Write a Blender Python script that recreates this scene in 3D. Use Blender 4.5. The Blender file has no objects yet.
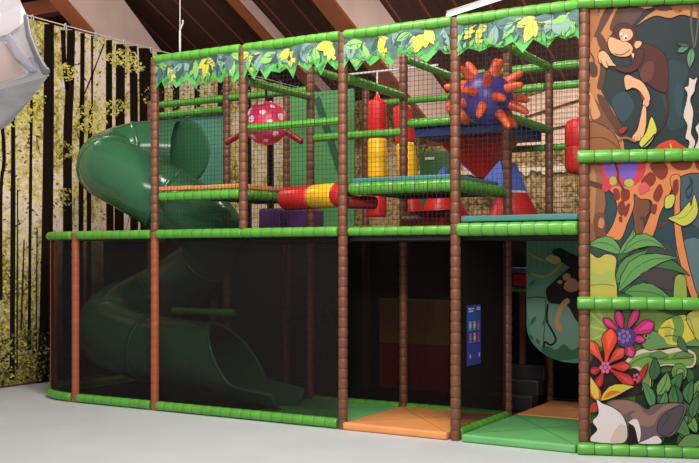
import bpy, math, random
from mathutils import Vector, Matrix
from mathutils.geometry import tessellate_polygon
random.seed(7)
COL = bpy.context.scene.collection
# ------------------------------------------------------------------ camera frame
# world axes: x runs along the front of the play frame, y runs back into it, z up
TH = math.radians(30.33)
CAM = Vector((7.387, -8.398, 1.68))
RT = Vector((math.cos(TH), math.sin(TH), 0)); FW = Vector((-math.sin(TH), math.cos(TH), 0))
def ray(px, py): return RT*((px-349.5)/1000) + FW + Vector((0, 0, (257-py)/1000))
def hit(px, py, p, n):
    d = ray(px, py); n = Vector(n); t = (Vector(p)-CAM).dot(n)/d.dot(n); return CAM+d*t
def hit_x(px, py, x): return hit(px, py, (x, 0, 0), (1, 0, 0))
def hit_y(px, py, y): return hit(px, py, (0, y, 0), (0, 1, 0))
def at(px, py, d): return CAM+ray(px, py)*d

# ------------------------------------------------------------------ materials
def lin(c):
    return tuple((x/255/12.92 if x/255 <= .04045 else ((x/255+.055)/1.055)**2.4) for x in c)+(1,)
MATS = {}
def mat(name, rgb, rough=.5, var=0, scale=8, bump=0, spec=.5, bscale=None, coat=0):
    if name in MATS: return MATS[name]
    m = bpy.data.materials.new(name); m.use_nodes = True
    nt = m.node_tree; b = nt.nodes['Principled BSDF']
    b.inputs['Base Color'].default_value = lin(rgb); b.inputs['Roughness'].default_value = rough
    b.inputs['Specular IOR Level'].default_value = spec; b.inputs['Coat Weight'].default_value = coat
    if var or bump:
        tc = nt.nodes.new('ShaderNodeTexCoord'); nz = nt.nodes.new('ShaderNodeTexNoise')
        nz.inputs['Scale'].default_value = scale; nz.inputs['Detail'].default_value = 4
        nt.links.new(tc.outputs['Object'], nz.inputs['Vector'])
        if var:
            r = nt.nodes.new('ShaderNodeValToRGB'); c = lin(rgb)
            r.color_ramp.elements[0].position = .3; r.color_ramp.elements[1].position = .7
            r.color_ramp.elements[0].color = tuple(x*(1-var) for x in c[:3])+(1,)
            r.color_ramp.elements[1].color = tuple(min(1, x*(1+var)) for x in c[:3])+(1,)
            nt.links.new(nz.outputs['Fac'], r.inputs['Fac']); nt.links.new(r.outputs['Color'], b.inputs['Base Color'])
        if bump:
            n2 = nz
            if bscale:
                n2 = nt.nodes.new('ShaderNodeTexNoise'); n2.inputs['Scale'].default_value = bscale
                nt.links.new(tc.outputs['Object'], n2.inputs['Vector'])
            bp = nt.nodes.new('ShaderNodeBump'); bp.inputs['Strength'].default_value = bump; bp.inputs['Distance'].default_value = .02
            nt.links.new(n2.outputs['Fac'], bp.inputs['Height']); nt.links.new(bp.outputs['Normal'], b.inputs['Normal'])
    MATS[name] = m; return m

GREEN = mat('green_foam', (90, 160, 56), .3, .12, 6)
TIE = mat('dark_tie', (46, 92, 28), .6)
BARK = mat('brown_foam', (114, 68, 44), .45, .15, 9)
BARKLIT = mat('brown_foam_lit', (154, 78, 44), .45, .12, 9)  # brown foam with direct light painted in, for the lower left posts
BARKTIE = mat('brown_tie', (72, 38, 28), .6)
BARKLITTIE = mat('brown_tie_lit', (128, 60, 36), .6)
TEAL = mat('teal_vinyl', (70, 130, 125), .4, .06, 5)
ORANGE = mat('orange_vinyl', (230, 152, 88), .42, .06, 3)
GPAD = mat('green_vinyl', (104, 176, 104), .42, .06, 3)
NAVY = mat('navy_vinyl', (54, 56, 124), .45, .1, 5)
RED = mat('red_vinyl', (218, 34, 32), .38, .06, 4)
DRED = mat('maroon_vinyl', (148, 22, 26), .4, .06, 4)
YEL = mat('yellow_vinyl', (248, 190, 20), .38, .05, 4)
BLUE = mat('blue_vinyl', (84, 108, 196), .42, .06, 4)
PURP = mat('purple_vinyl', (82, 42, 98), .45, .1, 5)
GMAT = mat('green_mat', (80, 142, 80), .55, .1, 3)
TGMAT = mat('teal_green_mat', (74, 132, 108), .55, .08, 3)
SLIDE = mat('slide_plastic', (50, 100, 66), .2, .06, 3, coat=.3)
PINK = mat('pink_vinyl', (236, 58, 100), .35, .06, 5)
WHITE = mat('white_paint', (235, 228, 222), .5)
BLACK = mat('black_rope', (18, 16, 16), .7)
NET = mat('net_cord', (26, 24, 24), .8)
VIOLET = mat('violet_vinyl', (76, 62, 140), .4, .08, 5)
CORAL = mat('coral_vinyl', (236, 98, 52), .4, .06, 8)
STEEL = mat('pale_steel', (190, 185, 182), .4)
DARK = mat('dark_deck', (30, 26, 28), .7, .2, 4)
GREYV = mat('charcoal_vinyl', (36, 34, 36), .5, .1, 4)
CREAM = mat('cream_fabric', (238, 230, 229), .7, .04, 3)
PALEPINK = mat('pale_pink_fabric', (238, 206, 194), .7, .04, 3)
LILAC = mat('lilac_fabric', (206, 198, 208), .7, .05, 3)
GREYF = mat('grey_fabric', (205, 200, 197), .75, .2, 9, .2, bscale=60)
BEAM = mat('pale_timber', (244, 214, 202), .6, .08, 2)
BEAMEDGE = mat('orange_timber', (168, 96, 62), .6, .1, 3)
SLAT = mat('pinkish_board', (228, 192, 172), .6, .12, 3)

def screen_mat(name, op):
    m = bpy.data.materials.new(name); m.use_nodes = True; nt = m.node_tree
    b = nt.nodes['Principled BSDF']; b.inputs['Base Color'].default_value = lin((30, 22, 23)); b.inputs['Roughness'].default_value = .8
    b.inputs['Specular IOR Level'].default_value = .2
    t = nt.nodes.new('ShaderNodeBsdfTransparent'); x = nt.nodes.new('ShaderNodeMixShader'); x.inputs[0].default_value = op
    nt.links.new(t.outputs[0], x.inputs[1]); nt.links.new(b.outputs[0], x.inputs[2])
    nt.links.new(x.outputs[0], nt.nodes['Material Output'].inputs['Surface']); return m
SCREEN = screen_mat('black_mesh_fabric', .4); DENSE = screen_mat('dense_black_mesh_fabric', .52)

def floor_mat():
    return mat('grey_floor', (198, 201, 202), .45, .05, 1.3, .05, bscale=40)
def ceil_mat():
    m = bpy.data.materials.new('dark_plank_ceiling'); m.use_nodes = True; nt = m.node_tree; N = nt.nodes; L = nt.links
    b = N['Principled BSDF']; b.inputs['Roughness'].default_value = .65
    tc = N.new('ShaderNodeTexCoord'); sx = N.new('ShaderNodeSeparateXYZ'); L.new(tc.outputs['Object'], sx.inputs[0])
    def mth(op, a, c):
        q = N.new('ShaderNodeMath'); q.operation = op
        L.new(a, q.inputs[0]); q.inputs[1].default_value = c; return q.outputs[0]
    f = mth('FRACT', mth('MULTIPLY', sx.outputs['X'], 1/.56), 0)
    j = mth('LESS_THAN', f, .07)
    f2 = mth('FRACT', mth('MULTIPLY', sx.outputs['X'], 1/.14), 0)
    j2 = mth('LESS_THAN', f2, .1)
    nz = N.new('ShaderNodeTexNoise'); nz.inputs['Scale'].default_value = 2; nz.inputs['Detail'].default_value = 5
    mp = N.new('ShaderNodeMapping'); mp.inputs['Scale'].default_value = (6, .5, 1); L.new(tc.outputs['Object'], mp.inputs[0]); L.new(mp.outputs[0], nz.inputs['Vector'])
    r = N.new('ShaderNodeValToRGB'); r.color_ramp.elements[0].color = lin((48, 24, 16)); r.color_ramp.elements[1].color = lin((76, 40, 28))
    L.new(nz.outputs['Fac'], r.inputs[0])
    m1 = N.new('ShaderNodeMix'); m1.data_type = 'RGBA'; L.new(j2, m1.inputs['Factor']); L.new(r.outputs[0], m1.inputs['A']); m1.inputs['B'].default_value = lin((44, 24, 22))
    m2 = N.new('ShaderNodeMix'); m2.data_type = 'RGBA'; L.new(j, m2.inputs['Factor']); L.new(m1.outputs['Result'], m2.inputs['A']); m2.inputs['B'].default_value = lin((122, 74, 58))
    L.new(m2.outputs['Result'], b.inputs['Base Color']); return m
def forest_mat(name, stops, zlow, zdark, scale=3.2):
    m = bpy.data.materials.new(name); m.use_nodes = True; nt = m.node_tree; N = nt.nodes; L = nt.links
    b = N['Principled BSDF']; b.inputs['Roughness'].default_value = .7; b.inputs['Specular IOR Level'].default_value = .15
    tc = N.new('ShaderNodeTexCoord')
    n1 = N.new('ShaderNodeTexNoise'); n1.inputs['Scale'].default_value = scale*3.5; n1.inputs['Detail'].default_value = 8; n1.inputs['Roughness'].default_value = .75
    n2 = N.new('ShaderNodeTexNoise'); n2.inputs['Scale'].default_value = scale*.35; n2.inputs['Detail'].default_value = 3
    for n in (n1, n2): L.new(tc.outputs['Object'], n.inputs['Vector'])
    a = N.new('ShaderNodeMix'); a.data_type = 'FLOAT'; a.inputs['Factor'].default_value = .35
    L.new(n1.outputs['Fac'], a.inputs['A']); L.new(n2.outputs['Fac'], a.inputs['B'])
    r = N.new('ShaderNodeValToRGB'); e = r.color_ramp.elements
    e[0].position = stops[0][0]; e[0].color = lin(stops[0][1]); e[1].position = stops[-1][0]; e[1].color = lin(stops[-1][1])
    for p, c in stops[1:-1]: q = e.new(p); q.color = lin(c)
    L.new(a.outputs['Result'], r.inputs[0])
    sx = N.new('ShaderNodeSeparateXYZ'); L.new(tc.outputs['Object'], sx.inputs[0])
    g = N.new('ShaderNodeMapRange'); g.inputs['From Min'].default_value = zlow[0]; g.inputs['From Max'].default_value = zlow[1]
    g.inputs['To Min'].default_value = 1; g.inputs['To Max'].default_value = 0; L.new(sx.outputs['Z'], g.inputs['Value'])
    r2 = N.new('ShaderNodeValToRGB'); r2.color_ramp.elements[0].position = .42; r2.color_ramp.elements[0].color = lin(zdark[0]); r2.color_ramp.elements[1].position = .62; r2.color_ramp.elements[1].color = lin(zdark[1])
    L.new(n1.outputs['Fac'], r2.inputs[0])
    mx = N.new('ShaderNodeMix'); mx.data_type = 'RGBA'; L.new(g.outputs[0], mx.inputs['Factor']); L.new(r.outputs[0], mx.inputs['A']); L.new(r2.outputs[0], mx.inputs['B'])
    L.new(mx.outputs['Result'], b.inputs['Base Color']); return m

# ------------------------------------------------------------------ mesh builder
def catmull(pts, n=6, closed=False):
    P = [Vector(p) for p in pts]; out = []; N = len(P); rng = range(N if closed else N-1)
    for i in rng:
        if closed: a, b, c, d = P[i-1], P[i], P[(i+1) % N], P[(i+2) % N]
        else:
            b, c = P[i], P[i+1]; a = P[i-1] if i else b*2-c; d = P[i+2] if i+2 < N else c*2-b
        for k in range(n):
            t = k/n
            out.append(.5*((2*b)+(c-a)*t+(2*a-5*b+4*c-d)*t*t+(3*b-a-3*c+d)*t**3))
    if not closed: out.append(P[-1])
    return out
class MB:
    def __init__(s): s.v = []; s.f = []; s.m = []; s.sm = []
    def add(s, vs, fs, m=0, smooth=False):
        o = len(s.v); s.v += [tuple(v) for v in vs]
        for k, f in enumerate(fs):
            s.f.append([i+o for i in f]); s.m.append(m[k] if isinstance(m, list) else m); s.sm.append(smooth)
    def box(s, lo, hi, m=0, M=None, bev=0):
        if bev:
            # chamfered box: every edge cut by bev
            x0, y0, z0 = lo; x1, y1, z1 = hi; b = bev
            import bmesh
            bm = bmesh.new(); bmesh.ops.create_cube(bm, size=1)
            for v in bm.verts: v.co = Vector(((x0+x1)/2+v.co.x*(x1-x0), (y0+y1)/2+v.co.y*(y1-y0), (z0+z1)/2+v.co.z*(z1-z0)))
            bmesh.ops.bevel(bm, geom=bm.edges[:], offset=b, segments=2, profile=.5, affect='EDGES')
            bm.verts.index_update(); vs = [v.co.copy() for v in bm.verts]; fs = [[v.index for v in f.verts] for f in bm.faces]; bm.free()
        else:
            vs = [Vector((x, y, z)) for z in (lo[2], hi[2]) for y in (lo[1], hi[1]) for x in (lo[0], hi[0])]
            fs = [(0, 2, 3, 1), (4, 5, 7, 6), (0, 1, 5, 4), (2, 6, 7, 3), (0, 4, 6, 2), (1, 3, 7, 5)]
        if M: vs = [M @ v for v in vs]
        s.add(vs, fs, m)
    def bar(s, a, b, w, h, m=0):
        a, b = Vector(a), Vector(b); d = (b-a).normalized(); up = Vector((0, 0, 1))
        if abs(d.z) > .95: up = Vector((0, 1, 0))
        x = d.cross(up).normalized(); y = x.cross(d)
        vs = [p+x*i*w/2+y*j*h/2 for p in (a, b) for j in (-1, 1) for i in (-1, 1)]
        s.add(vs, [(0, 2, 3, 1), (4, 5, 7, 6), (0, 1, 5, 4), (2, 6, 7, 3), (0, 4, 6, 2), (1, 3, 7, 5)], m)
    def tube(s, pts, r, n=10, m=0, cap=True, smooth=True):
        P = [Vector(p) for p in pts]; N = len(P); rr = r if isinstance(r, (list, tuple)) else [r]*N
        T = [(P[min(i+1, N-1)]-P[max(i-1, 0)]).normalized() for i in range(N)]
        for i in range(N):
            if T[i].length < .5: T[i] = T[i-1] if i else Vector((0, 0, 1))
        up = Vector((0, 0, 1)) if abs(T[0].z) < .9 else Vector((1, 0, 0))
        x = T[0].cross(up).normalized(); vs = []
        for i in range(N):
            x = (x-T[i]*x.dot(T[i])).normalized(); y = T[i].cross(x)
            for k in range(n):
                a = 2*math.pi*k/n; vs.append(P[i]+(x*math.cos(a)+y*math.sin(a))*rr[i])
        fs = []; ms = []
        for i in range(N-1):
            for k in range(n):
                k2 = (k+1) % n; fs.append((i*n+k, i*n+k2, (i+1)*n+k2, (i+1)*n+k)); ms.append(m[i] if isinstance(m, list) else m)
        s.add(vs, fs, ms, smooth)
        if cap:
            m0 = m[0] if isinstance(m, list) else m
            s.add(vs[:n], [tuple(range(n-1, -1, -1))], m0); s.add(vs[-n:], [tuple(range(n))], m0)
    def foam(s, pts, R=.05, seg=.13, tie=.006, groove=.93, n=10, m=0, mt=1, endround=True):
        P = [Vector(p) for p in pts]; L = [0]
        for i in range(1, len(P)): L.append(L[-1]+(P[i]-P[i-1]).length)
        tot = L[-1]; k = max(1, round(tot/seg)); q = tot/k
        def pos(d):
            d = max(0, min(tot, d))
            for i in range(1, len(P)):
                if d <= L[i]+1e-9:
                    return P[i-1].lerp(P[i], (d-L[i-1])/max(1e-9, L[i]-L[i-1]))
            return P[-1]
        pts2, rr, mm = [], [], []
        prof = [(tie/q/2, groove, m), (.12, .975, m), (.35, 1, m), (.65, 1, m), (.88, .975, m), (1-tie/q/2, groove, mt)]
        if endround: pts2.append(pos(0)); rr.append(R*.6); mm.append(m)
        for a in range(k):
            for t, g, w in prof: pts2.append(pos((a+t)*q)); rr.append(R*g); mm.append(w)
        mm[-1] = m
        if endround: pts2.append(pos(tot)); rr.append(R*.6); mm.append(m)
        s.tube(pts2, rr, n, mm)
    def lathe(s, prof, n=16, c=(0, 0, 0), m=0, smooth=True):
        vs = [(c[0]+r*math.cos(2*math.pi*k/n), c[1]+r*math.sin(2*math.pi*k/n), c[2]+z) for r, z in prof for k in range(n)]
        fs = [(i*n+k, i*n+(k+1) % n, (i+1)*n+(k+1) % n, (i+1)*n+k) for i in range(len(prof)-1) for k in range(n)]
        s.add(vs, fs, m, smooth)
    def ball(s, c, r, n=24, k=14, m=0, sq=(1, 1, 1)):
        vs = []; c = Vector(c)
        for i in range(k+1):
            a = math.pi*i/k
            for j in range(n):
                b = 2*math.pi*j/n; vs.append(c+Vector((math.sin(a)*math.cos(b)*sq[0], math.sin(a)*math.sin(b)*sq[1], -math.cos(a)*sq[2]))*r)
        fs = [(i*n+j, i*n+(j+1) % n, (i+1)*n+(j+1) % n, (i+1)*n+j) for i in range(k) for j in range(n)]
        s.add(vs, fs, m, True)
    def poly(s, pts2, f, m=0, lay=0):
        P = [Vector((p[0], p[1], 0)) for p in pts2]
        tri = tessellate_polygon([P]); vs = [f(p.x, p.y, lay) for p in P]
        nrm = (f(P[0].x, P[0].y, 1)-f(P[0].x, P[0].y, 0))
        out = []
        for t in tri:
            a, b, c = (vs[i] for i in t)
            out.append(t if (b-a).cross(c-a).dot(nrm) >= 0 else (t[0], t[2], t[1]))
        s.add(vs, out, m)
    def prism(s, pts2, f, l0, l1, m=0):
        s.poly(pts2, f, m, l1); n = len(pts2)
        P = [Vector((p[0], p[1], 0)) for p in pts2]; tri = tessellate_polygon([P])
        s.add([f(p.x, p.y, l0) for p in P], [tuple(t) for t in tri], m)
        vs = [f(p.x, p.y, l0) for p in P]+[f(p.x, p.y, l1) for p in P]
        s.add(vs, [(i, (i+1) % n, n+(i+1) % n, n+i) for i in range(n)], m)
    def line(s, pts2, w, f, m=0, lay=0, closed=False, taper=False):
        P = [Vector(p[:2]) for p in pts2]; N = len(P); vs = []; 
        for i in range(N):
            a = P[i-1] if (i or closed) else P[i]; b = P[(i+1) % N] if (i < N-1 or closed) else P[i]
            d = (b-a); d = d.normalized() if d.length > 0 else Vector((1, 0)); nn = Vector((-d.y, d.x))
            ww = w*(1-.8*i/(N-1)) if taper else w
            vs += [f(*(P[i]+nn*ww/2), lay), f(*(P[i]-nn*ww/2), lay)]
        rng = range(N if closed else N-1)
        s.add(vs, [(2*i, 2*i+1, (2*((i+1) % N))+1, 2*((i+1) % N)) for i in rng], m)
    def build(s, name, mats, parent=None, loc=None):
        if not isinstance(mats, (list, tuple)): mats = [mats]
        o0 = Vector(loc) if loc is not None else (parent_origin(parent) if parent else Vector((0, 0, 0)))
        me = bpy.data.meshes.new(name); me.from_pydata([tuple(Vector(v)-o0) for v in s.v], [], s.f)
        for mm in mats: me.materials.append(mm)
        me.polygons.foreach_set('material_index', s.m); me.polygons.foreach_set('use_smooth', s.sm); me.update()
        o = bpy.data.objects.new(name, me); COL.objects.link(o)
        if parent: o.parent = parent; o.location = o0-parent_origin(parent)
        elif loc is not None: o.location = o0
        return o
def parent_origin(p):
    v = Vector(p.location)
    while p.parent: p = p.parent; v += Vector(p.location)
    return v
def tag(o, label, cat, group=None, kind=None):
    o['label'] = label; o['category'] = cat
    if group: o['group'] = group
    if kind: o['kind'] = kind
    return o
def thing(name, label, cat, loc, group=None):
    o = bpy.data.objects.new(name, None); COL.objects.link(o); o.location = loc; o.empty_display_size = .1
    return tag(o, label, cat, group)

# ------------------------------------------------------------------ the hall
V0, ZC, SL = -3.0, 8.8, .443
def cz(v): return ZC-SL*v
b = MB(); b.box((-14, -10, -.1), (16, 9.4, 0)); tag(b.build('floor', floor_mat()), 'smooth pale grey hall floor in front of the play frame', 'floor', kind='structure')
b = MB(); vs = [(-14, V0, cz(V0)), (16, V0, cz(V0)), (16, 9.2, cz(9.2)), (-14, 9.2, cz(9.2))]
b.add(vs+[(x, y, z+.15) for x, y, z in vs], [(0, 3, 2, 1), (4, 5, 6, 7), (0, 1, 5, 4), (1, 2, 6, 5), (2, 3, 7, 6), (3, 0, 4, 7)])
tag(b.build('ceiling', ceil_mat()), 'sloping dark brown plank roof over the hall', 'ceiling', kind='structure')
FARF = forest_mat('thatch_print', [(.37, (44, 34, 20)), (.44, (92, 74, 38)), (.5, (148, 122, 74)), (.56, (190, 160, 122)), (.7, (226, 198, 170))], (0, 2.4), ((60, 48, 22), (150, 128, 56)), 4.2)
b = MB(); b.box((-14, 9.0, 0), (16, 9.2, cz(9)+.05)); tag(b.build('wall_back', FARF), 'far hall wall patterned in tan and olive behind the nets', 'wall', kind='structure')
b = MB(); vs = [(-9.2, V0, 0), (-9.2, 9, 0), (-9.2, 9, cz(9)), (-9.2, V0, cz(V0))]
b.add(vs+[(x-.2, y, z) for x, y, z in vs], [(0, 1, 2, 3), (7, 6, 5, 4), (0, 4, 5, 1), (1, 5, 6, 2), (2, 6, 7, 3), (3, 7, 4, 0)])
tag(b.build('wall_left', mat('brown_wall', (70, 44, 36), .7, .1, 3)), 'dark brown side wall far left behind the forest banner', 'wall', kind='structure')

def rafter(x0, x1, drop, name, label):
    b = MB(); vs = []
    for y in (V0+.1, 9.0):
        for dz in (-drop, -.01):
            for x in (x0, x1): vs.append((x, y, cz(y)+dz))
    b.add(vs, [(0, 2, 3, 1), (4, 5, 7, 6), (0, 1, 5, 4), (2, 6, 7, 3), (0, 4, 6, 2), (1, 3, 7, 5)])
    o = b.build(name, BEAM); tag(o, label, 'beam', kind='structure')
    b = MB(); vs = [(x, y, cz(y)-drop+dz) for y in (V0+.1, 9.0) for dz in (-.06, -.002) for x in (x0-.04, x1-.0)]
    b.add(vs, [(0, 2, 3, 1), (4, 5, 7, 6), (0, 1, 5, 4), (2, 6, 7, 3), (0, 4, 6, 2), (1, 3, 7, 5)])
    b.build('bottom_strip', BEAMEDGE, o)  # orange strip along the beam's bottom face
q = [hit_x(x, y, -5.2) for x, y in ((-64, -150), (14, -150), (70, -74), (124, 0), (205, 110), (162, 110), (66, 0))]
b = MB(); b.prism([(v.y, min(v.z, cz(v.y)-.03)) for v in q], lambda a, c, l: Vector((-5.2+l, a, c)), -.26, 0); o = b.build('trim_1', BEAM); tag(o, 'broad pale roof beam above the forest banner, leftmost beam', 'beam', kind='structure')
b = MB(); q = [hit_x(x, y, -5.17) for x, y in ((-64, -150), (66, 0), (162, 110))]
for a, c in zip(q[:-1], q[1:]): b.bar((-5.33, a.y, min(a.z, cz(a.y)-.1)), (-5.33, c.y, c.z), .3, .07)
b.build('bottom_strip', BEAMEDGE, o)  # orange strip along the bottom of the leftmost beam
rafter(-3.1, -2.95, .25, 'trim_2', 'narrow pale rafter in the middle of the dark roof')
rafter(-.95, -.65, .95, 'trim_3', 'broad pale roof beam sloping down behind the middle leaf valance')
p = hit(45, 8, (0, 0, cz(0)-.55), (0, SL, 1))
b = MB(); b.box((-9, p.y-.12, p.z-.14), (-5.5, p.y+.12, p.z+.12)); tag(b.build('trim_4', BEAMEDGE), 'orange brown timber purlin at the top left of the roof', 'beam', kind='structure')
# tube lamp on the roof slope
a_ = hit(447, 15.5, (0, 0, cz(0)-.3), (0, SL, 1)); b_ = hit(520, -8, (0, 0, cz(0)-.3), (0, SL, 1))
lm = bpy.data.materials.new('tube_glow'); lm.use_nodes = True
lm.node_tree.nodes['Principled BSDF'].inputs['Emission Color'].default_value = (1, .93, .85, 1); lm.node_tree.nodes['Principled BSDF'].inputs['Emission Strength'].default_value = 1.3
t = thing('strip_light', 'long white strip light on the roof above the right leaf valance', 'light', a_)
b = MB(); b.tube([a_, b_], .03, 10); b.build('tube', lm, t)
b = MB(); d = Vector((0, SL, 1)).normalized()*.055; b.bar(a_+d, b_+d, .05, .05); b.build('housing', WHITE, t)
# pale slanted boards under the roof at the far right
def slat(n, q, label):
    b = MB(); P = [hit_y(x, y, 8.93) for x, y in q]
    b.prism([(v.x, v.z) for v in P], lambda a, c, l: Vector((a, 8.93-l, c)), -.05, .04); tag(b.build('trim_%d' % n, SLAT), label, 'board', kind='structure')
slat(5, [(470, 116), (640, 62), (640, 80), (470, 134)], 'uppermost pale slanted board on the far wall at right')
slat(6, [(470, 138), (640, 84), (640, 108), (500, 140)], 'middle pale slanted board on the far wall at right')
slat(7, [(500, 143), (640, 112), (640, 138), (500, 150)], 'lowest pale slanted board on the far wall at right')

b = MB(); rnd = random.Random(3); xs = [hit_y(x, 172, 8.9).x for x in range(405, 600, 3)]; top = []; bot = []
for k, x in enumerate(xs): z = hit_y(500, 171.5, 8.9).z; top.append((x, z+rnd.uniform(.02, .1))); bot.append((x, z-rnd.uniform(.0, .1)))
b.prism(top+bot[::-1], lambda a, c, l: Vector((a, 8.9-l, c)), -.06, .03); tag(b.build('trim_8', mat('pale_rail', (226, 208, 186), .6, .1, 6)), 'ragged pale band across the far wall behind the right bay', 'band', kind='structure')
# ------------------------------------------------------------------ forest banner
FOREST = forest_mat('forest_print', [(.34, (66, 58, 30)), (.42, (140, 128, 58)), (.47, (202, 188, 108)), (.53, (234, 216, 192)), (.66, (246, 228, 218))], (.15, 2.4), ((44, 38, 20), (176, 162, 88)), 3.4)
TRUNK = mat('printed_trunk', (30, 17, 16), .75, .25, 5, spec=.1)
TWIG = mat('printed_twig', (52, 36, 26), .75, .2, 6, spec=.1)
LEAF = [mat('printed_leaf_yellow', (226, 212, 88), .6), mat('printed_leaf_olive', (176, 168, 70), .6), mat('printed_leaf_dark', (90, 88, 42), .6), mat('printed_leaf_pale', (240, 226, 150), .6)]
XM = -2.9
b = MB(); fm = lambda y, z, l: Vector((XM+l, y, z))
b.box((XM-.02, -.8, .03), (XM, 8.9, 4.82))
def P2(px, py): v = hit_x(px, py, XM); return (v.y, v.z)
def trunk(pts, w0, w1, m=1, lay=.002):
    Q = catmull([Vector((x, y, 0)) for x, y in pts], 5); n = len(Q); L, R = [], []
    for i, q in enumerate(Q):
        w = w0+(w1-w0)*i/(n-1)+random.uniform(-.3, .3); L.append(P2(q.x-w/2, q.y)); R.append(P2(q.x+w/2, q.y))
    b.poly(L+R[::-1], fm, m, lay)
trunk([(49, 24), (48.5, 120), (47, 240), (45, 330), (42, 386)], 10, 13)
trunk([(71, 30), (70, 80), (67.5, 140), (67.5, 240), (66, 376)], 8, 10)
trunk([(63, 30), (64, 60), (67, 90)], 5, 4, 1)
trunk([(82.5, 33), (82, 110), (81, 200), (81, 370)], 4.5, 5)
trunk([(91, 105), (89, 180), (89, 368)], 4, 5)
trunk([(92, 36), (92, 105)], 2.6, 2, 2)
trunk([(104, 44), (92, 75), (80, 105), (74, 120)], 1.6, 1, 2)
trunk([(109, 40), (109, 130), (110, 240), (110, 360)], 6, 8)
trunk([(120.5, 44), (120, 130), (119, 240), (119, 355)], 9, 10)
trunk([(133, 46), (134, 130), (134, 350)], 8, 8)
trunk([(145.5, 48), (146, 120), (147, 350)], 14, 12)
trunk([(160, 52), (161, 120), (160, 340)], 6, 8)
trunk([(176, 56), (176, 340)], 7, 8); trunk([(197, 60), (198, 330)], 5, 7); trunk([(222, 68), (220, 330)], 9, 9); trunk([(248, 74), (249, 320)], 6, 6); trunk([(270, 80), (271, 320)], 7, 7)
trunk([(13, 100), (13, 200), (12, 380)], 4, 5.5, 1); trunk([(31.5, 95), (30.5, 180), (29, 350)], 2.6, 3.4); trunk([(17.5, 190), (17, 370)], 1.4, 1.8, 2)
trunk([(2, 120), (4, 160), (1, 190), (1, 300)], 4, 3); trunk([(24, 240), (21, 330)], 1.5, 2, 2); trunk([(37, 230), (36, 350)], 1.2, 1.6, 2)
trunk([(-14, 60), (-14, 390)], 8, 9); trunk([(-40, 60), (-40, 390)], 6, 9)
for i in range(26):
    x = random.uniform(0, 150); y = random.uniform(120, 330); dx = random.uniform(-14, 14); dy = random.uniform(8, 26)
    trunk([(x, y), (x+dx*.4, y+dy*.5), (x+dx, y+dy)], .9, .5, 2)
def leaf2(y, z, s, a, m, lay):
    c, d = math.cos(a), math.sin(a)
    b.add([fm(y+(p*c-q*d)*s, z+(p*d+q*c)*s, lay) for p, q in ((-1, 0), (-.2, -.45), (1, 0), (-.2, .45))], [(0, 1, 2, 3)], m)
def cluster(px, py, rx, ry, n, ms, lay):
    for i in range(n):
        a = random.uniform(0, 6.28); r = math.sqrt(random.random())
        y, z = P2(px+rx*r*math.cos(a), py+ry*r*math.sin(a)); z = min(z, 4.76); y = max(y, -.74); leaf2(y, z, random.uniform(.016, .042), random.uniform(-.9, .9), random.choice(ms), lay+random.uniform(0, .0008))
cluster(75, 120, 80, 110, 800, [3, 4, 5, 6], .0012); cluster(20, 180, 40, 140, 700, [3, 4, 3, 5], .0012); cluster(25, 320, 40, 50, 500, [4, 5, 4, 3], .0012)
cluster(66, 72, 10, 9, 70, [3, 4], .003); cluster(122, 58, 16, 9, 130, [3, 3, 4, 6], .003); cluster(135, 66, 10, 8, 60, [3, 4, 6], .003)
cluster(90, 118, 18, 14, 150, [3, 4], .003); cluster(66, 150, 7, 9, 50, [4, 5], .003); cluster(66, 200, 8, 12, 40, [4, 5], .003)
cluster(22, 100, 24, 30, 300, [3, 4, 3], .003); cluster(115, 108, 14, 8, 60, [3, 4], .003); cluster(200, 95, 60, 18, 260, [3, 4, 5], .003)
cluster(30, 355, 46, 26, 420, [5, 5, 4, 2], .003)
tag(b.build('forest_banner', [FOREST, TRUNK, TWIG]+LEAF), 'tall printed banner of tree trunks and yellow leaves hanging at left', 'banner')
t = thing('banner_cord', 'thin white cord with small hooks along the top of the forest banner', 'cord', (XM, 0, 4.85))
b = MB(); b.tube([(XM, -.8, 4.86), (XM, 3, 4.85), (XM, 8.9, 4.86)], .008, 6); b.build('line', WHITE, t)
for k in range(16):
    y = .3+k*.58; b = MB(); b.tube([Vector((XM+.012, y+.02*math.cos(q), 4.83+.05*math.sin(q))) for q in [i*math.pi/4 for i in range(9)]], .008, 5); b.build('hook', STEEL, t)
# skirting below the banner
b = MB(); b.box((XM-.06, -.8, 0), (XM-.025, 8.9, .11)); tag(b.build('baseboard_left', mat('red_brown_board', (120, 70, 56), .6)), 'red brown skirting board under the forest banner', 'skirting', kind='structure')

# ------------------------------------------------------------------ play frame
G = 1.29
fr = thing('climbing_frame', 'tall indoor climbing frame of brown padded posts and green padded rails', 'climbing frame', (0, 0, 0))
pm = {}
def post(x, y, z0, z1, m=BARK):
    key = (round(z1-z0, 2), m.name)
    if key not in pm:
        b = MB(); b.foam([(0, 0, 0), (0, 0, z1-z0)], .048, .098, .006, .9 if m is BARK else .95, 12, 0, 1, False)
        o = b.build('post', [m, BARKTIE if m is BARK else BARKLITTIE]); o.parent = fr; o.location = (x, y, z0); pm[key] = o
    else:
        o = pm[key].copy(); COL.objects.link(o); o.parent = fr; o.location = (x, y, z0)
TOP = 3.87; LV = 1.93
for x in (2.4, 3.6, 4.8): post(x, 0, 0, TOP)
post(1.2, 0, LV+.03, TOP); post(0, 0, LV+.03, TOP); post(0, 0, 0, LV+.03, BARKLIT); post(-1.2, 0, 0, LV+.03, BARKLIT); 
post(-1.93, .35, 0, LV+.03, BARKLIT)
for x in (0, 1.2, 2.4, 3.6): post(x, G, 0, TOP)
for x in (-1.2,): post(x, G, 0, 3.66); post(x, 2*G, 0, 3.66)
for x in (0, 1.2, 2.4, 3.6, 4.8): post(x, 2*G, 0, TOP)
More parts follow.
